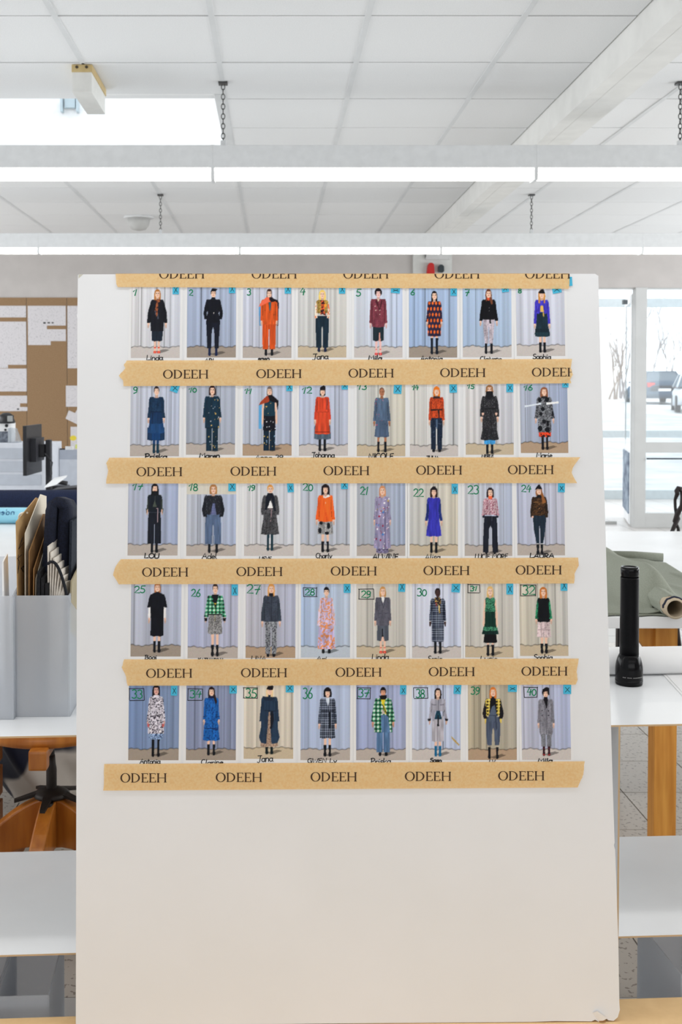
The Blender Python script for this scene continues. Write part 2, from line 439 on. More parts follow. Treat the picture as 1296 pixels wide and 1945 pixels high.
# ------------------------------------------------------------------ kraft paper tape
def tape_mat():
    m = mat('kraft_tape', (255, 229, 176), 0.6, c2=(252, 215, 156), scale=260, bump=0.1)
    nt = m.node_tree; n = nt.nodes; L = nt.links
    out = n['Material Output']; b = n['Principled BSDF']
    tr = n.new('ShaderNodeBsdfTransparent'); tr.inputs['Color'].default_value = (1.0, 0.93, 0.82, 1)
    mx = n.new('ShaderNodeMixShader'); mx.inputs['Fac'].default_value = 0.54
    L.new(tr.outputs[0], mx.inputs[1]); L.new(b.outputs[0], mx.inputs[2]); L.new(mx.outputs[0], out.inputs['Surface'])
    return m
M_tape = tape_mat()
M_ink = mat('tape_print_brown', (62, 42, 28), 0.8)
TZ = 0.0022
def serif_word(x0, x1, y0, y1):
    """ODEEH in roman capitals; polygons in pixels"""
    w = x1 - x0; h = y1 - y0; P = []
    th, tn = 0.046 * w, 0.012 * w           # thick and thin strokes
    def rect(a, b_, c, d): P.append([(a, b_), (c, b_), (c, d), (a, d)])
    def ring(cx, cy, ro, so, ri, si, a0=0, a1=360, n=28):
        pts = []
        for k in range(n):
            t0 = math.radians(a0 + (a1 - a0) * k / n); t1 = math.radians(a0 + (a1 - a0) * (k + 1) / n)
            P.append([(cx + ro * math.cos(t0), cy + so * math.sin(t0)), (cx + ro * math.cos(t1), cy + so * math.sin(t1)),
                      (cx + ri * math.cos(t1), cy + si * math.sin(t1)), (cx + ri * math.cos(t0), cy + si * math.sin(t0))])
    def stem(x, wd=None):
        wd = wd or th * 0.72
        rect(x, y0, x + wd, y1)
        for yy, s in ((y0, 1), (y1, -1)): rect(x - 0.014 * w, yy, x + wd + 0.014 * w, yy + s * tn)
        return x + wd
    cy = (y0 + y1) / 2
    # O
    ring(x0 + 0.108 * w, cy, 0.108 * w, h / 2 * 1.03, 0.108 * w - th * 0.78, h / 2 * 1.03 - tn)
    # D
    xd = x0 + 0.245 * w; stem(xd)
    ring(xd + 0.05 * w, cy, 0.128 * w, h / 2, 0.128 * w - th * 0.78, h / 2 - tn, -90, 90, 18)
    rect(xd, y0, xd + 0.055 * w, y0 + tn); rect(xd, y1 - tn, xd + 0.055 * w, y1)
    # E E
    for xe in (x0 + 0.465 * w, x0 + 0.632 * w):
        e = stem(xe); r = xe + 0.128 * w
        rect(xe, y0, r, y0 + tn); rect(xe, y1 - tn, r + 0.006 * w, y1); rect(e, cy - tn / 2, r - 0.03 * w, cy + tn / 2)
        P.append([(r, y0), (r, y0 + 0.2 * h), (r - tn * 0.8, y0 + 0.2 * h), (r - tn * 1.6, y0)])
        P.append([(r + 0.006 * w, y1), (r + 0.008 * w, y1 - 0.22 * h), (r - tn * 0.4, y1 - 0.22 * h), (r - tn * 1.6, y1)])
        rect(r - 0.03 * w - tn, cy - 0.09 * h, r - 0.03 * w, cy + 0.09 * h)
    # H
    xh = x0 + 0.80 * w; a = stem(xh); b_ = x0 + 0.985 * w - th * 0.72; stem(b_)
    rect(a, cy - tn / 2, b_, cy + tn / 2)
    return P
def clip_poly(pl, ymin, xmax):
    def cl(pts, f, inter):
        out = []
        for i in range(len(pts)):
            a, b_ = pts[i], pts[(i + 1) % len(pts)]
            if f(a):
                out.append(a)
                if not f(b_): out.append(inter(a, b_))
            elif f(b_): out.append(inter(a, b_))
        return out
    pl = cl(pl, lambda p: p[1] >= ymin, lambda a, b_: (a[0] + (b_[0] - a[0]) * (ymin - a[1]) / (b_[1] - a[1]), ymin))
    if pl: pl = cl(pl, lambda p: p[0] <= xmax, lambda a, b_: (xmax, a[1] + (b_[1] - a[1]) * (xmax - a[0]) / (b_[0] - a[0])))
    return pl
random.seed(11)
def rag(p, q, n, amp):
    out = []
    for i in range(n):
        t = i / (n - 1)
        out.append((p[0] + (q[0] - p[0]) * t + (random.uniform(-amp, amp) if 0 < i < n - 1 else 0), p[1] + (q[1] - p[1]) * t))
    return out
def chain_pts(*pts):
    out = []
    for a, b_ in zip(pts[:-1], pts[1:]): out += rag(a, b_, 4, 0.7)[:-1]
    return out + [pts[-1]]
TAPES = [
 ([(1081.5, 520.3), (1081.5, 540), (1080, 549), ] + [(224, 545.5), (221.5, 540), (220, 520.6)], [345.5, 521, 695, 868, 1040], 86, 512.0, 529.5, (520.6, 9999), 'kraft tape strip along the top edge of the board'),
 (chain_pts((1086.5, 682), (1084, 699), (1088, 712), (1083, 720), (1085, 728)) + [(660, 732)] + chain_pts((235, 733.5), (234, 722), (226, 714), (238, 700), (236, 692), (241, 685)), [353, 530, 705, 879, 1053], 86, 701, 717.5, (0, 1086), 'kraft tape strip between the first and second rows of photos'),
 (chain_pts((1102, 868.5), (1094, 879), (1087, 891), (1086, 899), (1096, 917.5)) + chain_pts((202, 918.5), (206, 893), (202, 880), (208, 869.5)), [303, 481.5, 658, 834, 1008], 87, 885.5, 902.5, (0, 9999), 'kraft tape strip between the second and third rows of photos'),
 (chain_pts((1098, 1059), (1099, 1074), (1091, 1090), (1090, 1108)) + chain_pts((226, 1109.5), (215, 1092), (220, 1076), (230, 1062)), [314, 493, 672, 848, 1023], 87.5, 1076, 1093, (0, 9999), 'kraft tape strip between the third and fourth rows of photos'),
 (chain_pts((1099, 1250.5), (1095, 1276), (1097, 1290), (1093, 1300)) + chain_pts((243, 1302), (240, 1285), (231.5, 1267), (236, 1252)), [321.6, 501.6, 681, 858, 1034], 87.5, 1268, 1285, (0, 9999), 'kraft tape strip between the fourth and fifth rows of photos'),
 (chain_pts((1110.5, 1445.5), (1108, 1468), (1106, 1476), (1097, 1495)) + chain_pts((196.5, 1501), (198, 1476), (198.5, 1450.5)), [273, 454, 634, 813, 990], 88, 1466, 1483.5, (0, 9999), 'kraft tape strip under the fifth and lowest row of photos'),
]
for i, (ol, cs, wd, ya, yb, (ymin, xmax), lab) in enumerate(TAPES):
    org = p2b(sum(p[0] for p in ol) / len(ol), sum(p[1] for p in ol) / len(ol))
    mb = flat([ol], TZ, TZ + 0.00012, org)
    t = board_obj('tape_strip', mb.mesh('tape_strip', M_tape), None, lab, 'tape', 'kraft tape strips holding the photos', org)
    if i == 0:
        u0, v0 = p2b(220, 520.6); u1, v1 = p2b(1081.5, 520.3)
        fo = MB().prism([(u0 - org[0], v0 - org[1] + 0.0004, TZ), (u1 - org[0], v1 - org[1] + 0.0004, TZ), (u1 - org[0], v1 - org[1] + 0.0008, -0.0102), (u0 - org[0], v0 - org[1] + 0.0008, -0.0102)], (0, 0.0002, 0))
        board_obj('folded_edge', fo.mesh('folded_edge', M_tape), t)
    for cx in cs:
        dy = (0.0055 * (cx - 650)) * -1 if i else 0
        pol = [clip_poly(pl, ymin, xmax) for pl in serif_word(cx - wd / 2, cx + wd / 2, ya + dy, yb + dy)]
        pol = [p_ for p_ in pol if len(p_) > 2]
        wmb = MB()
        for p_ in pol:
            pts = [p2b(*q) for q in p_]
            ar = sum(pts[k][0] * pts[(k + 1) % len(pts)][1] - pts[(k + 1) % len(pts)][0] * pts[k][1] for k in range(len(pts)))
            if ar < 0: pts = pts[::-1]
            wmb.add([(u - org[0], v - org[1], TZ + 0.0003) for u, v in pts], [list(range(len(pts)))])
        board_obj('printed_word', wmb.mesh('printed_word', M_ink), t)

# ------------------------------------------------------------------ the forty prints: flat pictures as coloured vertices
LW, LH, SS = 92, 142, 2
RNG = np.random.RandomState(7)
def smooth_noise(h, w, s, rng):
    gh, gw = int(h / s) + 3, int(w / s) + 3
    g = rng.rand(gh, gw)
    y = np.arange(h) / s; x = np.arange(w) / s
    yi = y.astype(int); xi = x.astype(int); fy = (y - yi)[:, None]; fx = (x - xi)[None, :]
    fy = fy * fy * (3 - 2 * fy); fx = fx * fx * (3 - 2 * fx)
    a = g[yi][:, xi]; b = g[yi][:, xi + 1]; c = g[yi + 1][:, xi]; d = g[yi + 1][:, xi + 1]
    return a * (1 - fx) * (1 - fy) + b * fx * (1 - fy) + c * (1 - fx) * fy + d * fx * fy
YY, XX = np.mgrid[0:LH * SS, 0:LW * SS]
XXf = (XX + 0.5) / SS; YYf = (YY + 0.5) / SS
class Canvas:
    def __init__(s, seed):
        s.rng = np.random.RandomState(seed); s.a = np.zeros((LH * SS, LW * SS, 3)); s.cx = 46.0
    def colour(s, K, sl):
        """K: (r,g,b) or ((r,g,b), kind, ...) -> colours for a window"""
        h, w = sl[0].stop - sl[0].start, sl[1].stop - sl[1].start
        x = XXf[sl]; y = YYf[sl]
        if not isinstance(K[0], tuple):
            return np.ones((h, w, 3)) * np.array(K, float)
        out = np.ones((h, w, 3)) * np.array(K[0], float); kind = K[1]
        if kind == 'n':                                   # mottled: c2, size, amount
            m = smooth_noise(h, w, K[3] * SS, s.rng) > 1 - K[4]; out[m] = K[2]
        elif kind == 'fl':                                # scattered flowers: palette, count per 100 px2
            for col in K[2]:
                nn = max(1, int(h * w / (SS * SS) * K[3] / 100.0))
                for _ in range(nn):
                    px, py = s.rng.uniform(x[0, 0], x[0, -1]), s.rng.uniform(y[0, 0], y[-1, 0]); r = s.rng.uniform(0.5, K[4])
                    m = ((x - px) / r) ** 2 + ((y - py) / (r * s.rng.uniform(0.6, 1.6))) ** 2 < 1
                    out[m] = col
        elif kind == 'dots':                              # c2, step x, step y, rx, ry
            sx, sy = K[3], K[4]
            row = np.floor(y / sy); xs = x + (row % 2) * sx / 2
            m = (((xs % sx) - sx / 2) / K[5]) ** 2 + (((y % sy) - sy / 2) / K[6]) ** 2 < 1
            out[m] = K[2]
        elif kind == 'ck':                                # fine window check: c2, pitch x, pitch y, line
            m = ((x - s.cx) % K[3] < K[5]) | (y % K[4] < K[5]); out[m] = out[m] * 0.35 + np.array(K[2], float) * 0.65
            m2 = ((x - s.cx) % K[3] < K[5]) & (y % K[4] < K[5]); out[m2] = K[2]
        elif kind == 'bk':                                # big plaid: dark, light, pitch
            p = K[4]; a = ((x - s.cx) % p < p * 0.5).astype(float) + (y % p < p * 0.5).astype(float)
            out[a > 1.5] = K[2]; out[a < 0.5] = K[3]
            nz = smooth_noise(h, w, 1.6 * SS, s.rng)[..., None]; out *= 0.85 + 0.3 * nz
        elif kind == 'v':                                 # hanging strands
            nz = smooth_noise(1, w, 0.8 * SS, s.rng); out = out * (1 - nz[..., None]) + np.array(K[2], float) * nz[..., None]
        return out
    def fill(s, mask, sl, K, fold=0.0):
        c = s.colour(K, sl)
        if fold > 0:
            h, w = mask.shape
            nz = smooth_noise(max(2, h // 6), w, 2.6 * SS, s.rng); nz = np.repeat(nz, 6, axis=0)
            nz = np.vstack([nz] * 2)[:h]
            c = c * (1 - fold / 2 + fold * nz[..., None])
        s.a[sl][mask] = c[mask]
    def poly(s, pts, K, fold=0.0):
        xs = [p[0] for p in pts]; ys = [p[1] for p in pts]
        x0, x1 = max(0, int(min(xs) * SS) - 1), min(LW * SS, int(max(xs) * SS) + 2)
        y0, y1 = max(0, int(min(ys) * SS) - 1), min(LH * SS, int(max(ys) * SS) + 2)
        if x1 <= x0 or y1 <= y0: return
        sl = (slice(y0, y1), slice(x0, x1)); x = XXf[sl]; y = YYf[sl]
        m = np.zeros(x.shape, bool)
        for i in range(len(pts)):
            (ax, ay), (bx, by) = pts[i], pts[(i + 1) % len(pts)]
            if ay == by: continue
            c = ((ay > y) != (by > y)) & (x < (bx - ax) * (y - ay) / (by - ay) + ax)
            m ^= c
        s.fill(m, sl, K, fold)
    def ell(s, cx, cy, rx, ry, K, half=None):
        x0, x1 = max(0, int((cx - rx) * SS) - 1), min(LW * SS, int((cx + rx) * SS) + 2)
        y0, y1 = max(0, int((cy - ry) * SS) - 1), min(LH * SS, int((cy + ry) * SS) + 2)
        if x1 <= x0 or y1 <= y0: return
        sl = (slice(y0, y1), slice(x0, x1))
        m = ((XXf[sl] - cx) / rx) ** 2 + ((YYf[sl] - cy) / ry) ** 2 < 1
        if half is not None: m &= YYf[sl] < half
        s.fill(m, sl, K)
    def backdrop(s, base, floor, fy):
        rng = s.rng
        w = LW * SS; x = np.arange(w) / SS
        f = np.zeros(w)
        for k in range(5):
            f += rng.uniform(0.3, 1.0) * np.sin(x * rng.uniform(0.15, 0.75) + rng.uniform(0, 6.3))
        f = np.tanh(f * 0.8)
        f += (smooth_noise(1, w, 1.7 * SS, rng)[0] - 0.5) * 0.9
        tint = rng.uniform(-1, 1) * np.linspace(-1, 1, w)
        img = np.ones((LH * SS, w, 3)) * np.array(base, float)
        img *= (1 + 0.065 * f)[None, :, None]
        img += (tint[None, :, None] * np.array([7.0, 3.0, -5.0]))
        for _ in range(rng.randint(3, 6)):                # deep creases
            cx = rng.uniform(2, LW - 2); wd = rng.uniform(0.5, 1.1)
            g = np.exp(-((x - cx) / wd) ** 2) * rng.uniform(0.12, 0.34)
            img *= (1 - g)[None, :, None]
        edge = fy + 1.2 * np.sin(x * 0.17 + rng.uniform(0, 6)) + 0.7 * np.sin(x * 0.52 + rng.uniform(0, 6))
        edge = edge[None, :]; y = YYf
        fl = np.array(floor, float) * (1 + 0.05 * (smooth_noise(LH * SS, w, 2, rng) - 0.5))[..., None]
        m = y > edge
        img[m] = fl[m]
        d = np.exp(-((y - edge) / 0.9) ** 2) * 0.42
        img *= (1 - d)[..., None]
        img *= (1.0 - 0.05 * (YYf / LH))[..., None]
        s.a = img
def figure(cv, d):
    c, T, B = d['c'], d['T'] + 4.0, d['B'] + 4.0; h = B - T; cv.cx = c
    Y = lambda t: T + h * t
    P = lambda pts: [(c + x, Y(t)) for x, t in pts]
    skin = d.get('skin', (226, 186, 164)); sk2 = tuple(int(k * 0.86) for k in skin)
    fc = d.get('face', tuple(min(255, int(k * 1.06)) for k in skin))
    hc_, hl, hw = d['hair']
    for e in d.get('pre', []): extra(cv, P, c, Y, h, e)
    # contact shadow printed at the feet
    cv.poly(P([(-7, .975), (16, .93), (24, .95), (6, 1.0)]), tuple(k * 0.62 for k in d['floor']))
    ls = d.get('ls', 4.3)
    if 'legs' in d or 'tr' not in d:
        lc = d.get('legs', skin)
        for s in (-1, 1):
            cv.poly(P([(s * (ls - 3.2), .6), (s * (ls + 2.6), .6), (s * (ls + 2.2), .82), (s * (ls + 1.5), .95), (s * (ls - 1.5), .95), (s * (ls - 2.2), .82)]), lc)
    shc, sht, shk = d.get('shoes', (None, 0, ''))
    if shc:
        for s in (-1, 1):
            if shk == 'sandal':
                cv.poly(P([(s * (ls - 1.7), .92), (s * (ls + 1.7), .92), (s * (ls + 2.6), .985), (s * (ls + 1.4), 1.0), (s * (ls - 2.4), 1.0), (s * (ls - 2.2), .97)]), skin)
                cv.poly(P([(s * (ls - 1.9), .905), (s * (ls + 1.9), .905), (s * (ls + 1.9), .918), (s * (ls - 1.9), .918)]), shc)
                cv.poly(P([(s * (ls - 2.6), .965), (s * (ls + 2.7), .965), (s * (ls + 2.3), 1.0), (s * (ls - 2.5), 1.0)]), shc)
                cv.poly(P([(s * (ls - 1.0), .978), (s * (ls + 1.0), .978), (s * (ls + .8), .99), (s * (ls - .8), .99)]), skin)
            else:
                so = d.get('so', ls)
                cv.poly(P([(s * (so - 2.5), sht), (s * (so + 2.5), sht), (s * (so + 2.2), .94), (s * (so + 3.0), .975), (s * (so + 1.6), 1.0), (s * (so - 1.8), 1.0), (s * (so - 2.6), .97), (s * (so - 2.0), .93)]), shc)
    if 'tr' in d:
        K, ht, mid, out, gap, hem = d['tr']
        for s in (-1, 1):
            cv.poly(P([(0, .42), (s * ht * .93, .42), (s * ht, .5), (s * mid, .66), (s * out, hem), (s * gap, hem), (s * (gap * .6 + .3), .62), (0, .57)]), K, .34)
    for sp in d.get('skirts', [d['skirt']] if 'skirt' in d else []):
        K, ht, hh, st, hem = sp
        cv.poly(P([(-ht, st), (ht, st), (ht + (hh - ht) * .45, st + (hem - st) * .5), (hh, hem - .008), (hh * .5, hem + .006), (0, hem - .002), (-hh * .5, hem + .006), (-hh, hem - .008), (-ht - (hh - ht) * .45, st + (hem - st) * .5)]), K, .3)
    K, sh, wa, hem, ht = d['top']
    if 'slv' in d:
        SK, eo, wo, en, cw = d['slv']
        for s in (-1, 1):
            if not d.get('pock'):
                cv.ell(c + s * (wo - cw * .45), Y(en + .028), 1.9, h * .034, skin)
                cv.ell(c + s * (wo - cw * .4), Y(en + .055), 1.3, h * .03, sk2)
            cv.poly(P([(s * (sh - 4), .158), (s * (sh - 1), .168), (s * (sh + .6), .2), (s * eo, .37), (s * wo, en), (s * (wo - cw), en + .004), (s * (eo - cw - .6), .36), (s * (sh - 4.5), .28)]), SK, .3)
        cv.dim = SK
    else:
        for s in (-1, 1):                                 # bare arms
            cv.poly(P([(s * (sh - 2), .18), (s * (sh + 1.5), .2), (s * (sh + 4), .38), (s * (sh + 4.6), .55), (s * (sh + 2.8), .6), (s * (sh + 1), .55), (s * sh, .38)]), skin)
    # neck, then garment, then head
    cv.poly(P([(-2.5, .1), (2.5, .1), (2.8, .16), (5.5, .178), (-5.5, .178), (-2.8, .16)]), sk2 if d.get('neck') is None else d['neck'])
    if hl > .13:                                          # hair behind
        cv.poly(P([(-hw * .8, .03), (hw * .8, .03), (hw, .09), (hw * .95, hl), (hw * .45, hl + .008), (0, .12), (-hw * .45, hl + .008), (-hw * .95, hl), (-hw, .09)]), hc_, .25)
        cv.poly(P([(-2.4, .1), (2.4, .1), (2.6, .165), (-2.6, .165)]), sk2 if d.get('neck') is None else d['neck'])
    nk = d.get('nk', 3.4)
    cv.poly(P([(-nk, .160), (-nk * .6, .172), (0, .178), (nk * .6, .172), (nk, .160), (sh - 2, .168), (sh, .192), (sh - .8, .26), (wa, .37), ((wa + hem) / 2 + .5, (.37 + ht) / 2), (hem, ht), (hem * .3, ht + .006), (-hem * .3, ht + .006), (-hem, ht), (-(wa + hem) / 2 - .5, (.37 + ht) / 2), (-wa, .37), (-sh + .8, .26), (-sh, .192), (-sh + 2, .168)]), K, .28)
    if 'slv' in d:                                        # seam between sleeve and body
        SK, eo, wo, en, cw = d['slv']; kc = SK[0] if isinstance(SK[0], tuple) else SK
        for s in (-1, 1):
            q0, q1, q2 = (s * (sh - 2.4), .225), (s * min(eo - cw * .8, wa + 1.2), .36), (s * min(wo - cw, hem + 1.0), min(en, ht) - .012)
            for a, b in ((q0, q1), (q1, q2)): extra(cv, P, c, Y, h, ('l', tuple(k * .62 for k in kc), (a, b), .8))
    for e in d.get('mid', []): extra(cv, P, c, Y, h, e)
    cv.ell(c, Y(.062), hw * .92 if hl > 0 else 4.9, h * .062, hc_)
    if hl > .13:
        for s in (-1, 1):
            cv.poly(P([(s * 3.6, .05), (s * hw * .92, .055), (s * hw, .1), (s * hw * .95, hl), (s * hw * .5, hl + .004), (s * 3.9, .12)]), hc_, .25)
    fy = .078
    cv.ell(c, Y(fy), 4.5, h * .058, fc)
    cv.ell(c + 2.4, Y(fy + .004), 2.1, h * .048, tuple(k * .95 for k in fc))
    if hl > 0:
        fr = d.get('fringe', .038)
        cv.ell(c, Y(.052), 4.9, h * .052, hc_, Y(fr))
        for s in (-1, 1): cv.poly(P([(s * 2.6, .02), (s * 5.0, .04), (s * 5.0, .085), (s * 4.1, .085), (s * 3.7, .052)]), hc_)
    for s in (-1, 1):
        cv.poly(P([(s * .9, .066), (s * 3.0, .066), (s * 3.0, .071), (s * .9, .072)]), tuple(k * .42 for k in skin))
        cv.poly(P([(s * .9, .055), (s * 3.2, .054), (s * 3.2, .058), (s * .9, .059)]), tuple(k * .62 for k in skin))
    cv.poly(P([(-.5, .072), (.5, .072), (.9, .089), (-.9, .089)]), tuple(k * .88 for k in fc))
    cv.poly(P([(-1.6, .1), (1.6, .1), (1.2, .107), (-1.2, .107)]), (skin[0] * .8, skin[1] * .5, skin[2] * .48))
    for e in d.get('ex', []): extra(cv, P, c, Y, h, e)
def extra(cv, P, c, Y, h, e):
    if e[0] == 'p': cv.poly(P(e[2]), e[1], e[3] if len(e) > 3 else 0.15)
    elif e[0] == 'e': cv.ell(c + e[2], Y(e[3]), e[4], e[5] * h, e[1])
    elif e[0] == 'l':                                     # thin line
        (x0, t0), (x1, t1) = e[2]; w = e[3]
        dx, dy = x1 - x0, (t1 - t0) * h; l = math.hypot(dx, dy) or 1; nx_, ny_ = -dy / l * w / 2, dx / l * w / 2
        cv.poly([(c + x0 + nx_, Y(t0) + ny_), (c + x1 + nx_, Y(t1) + ny_), (c + x1 - nx_, Y(t1) - ny_), (c + x0 - nx_, Y(t0) - ny_)], e[1])
BLK = (20, 22, 28); NAVY = (22, 32, 46); WHT = (236, 234, 232)
BG = {1:(206,208,215),2:(164,176,200),3:(196,200,214),4:(200,200,198),5:(196,205,222),6:(160,181,212),7:(168,188,214),8:(202,206,220),
 9:(186,192,208),10:(168,175,190),11:(184,192,210),12:(184,192,212),13:(198,197,190),14:(206,206,205),15:(202,202,206),16:(166,176,198),
 17:(168,177,200),18:(178,186,204),19:(206,208,214),20:(186,192,204),21:(166,174,190),22:(200,197,188),23:(186,192,206),24:(188,192,210),
 25:(178,184,202),26:(178,183,208),27:(182,184,200),28:(176,192,216),29:(198,195,188),30:(202,208,226),31:(200,197,190),32:(198,194,184),
 33:(122,142,178),34:(136,146,176),35:(208,200,186),36:(174,188,216),37:(160,170,204),38:(188,198,222),39:(178,170,152),40:(178,184,208)}
FLR = {k: (186, 176, 168) for k in BG}
for k in (1, 5, 7, 8, 12, 14, 19, 20, 30, 38, 40, 28): FLR[k] = (203, 196, 192)
for k in (4, 13, 15, 22, 29, 31, 32, 35): FLR[k] = (200, 184, 158)
for k in (2, 6, 33, 34, 25): FLR[k] = (160, 148, 136)
for k in (11, 16, 27, 39): FLR[k] = (180, 155, 130)
FLR[28] = (190, 200, 212)
def scarfy(*a): return a
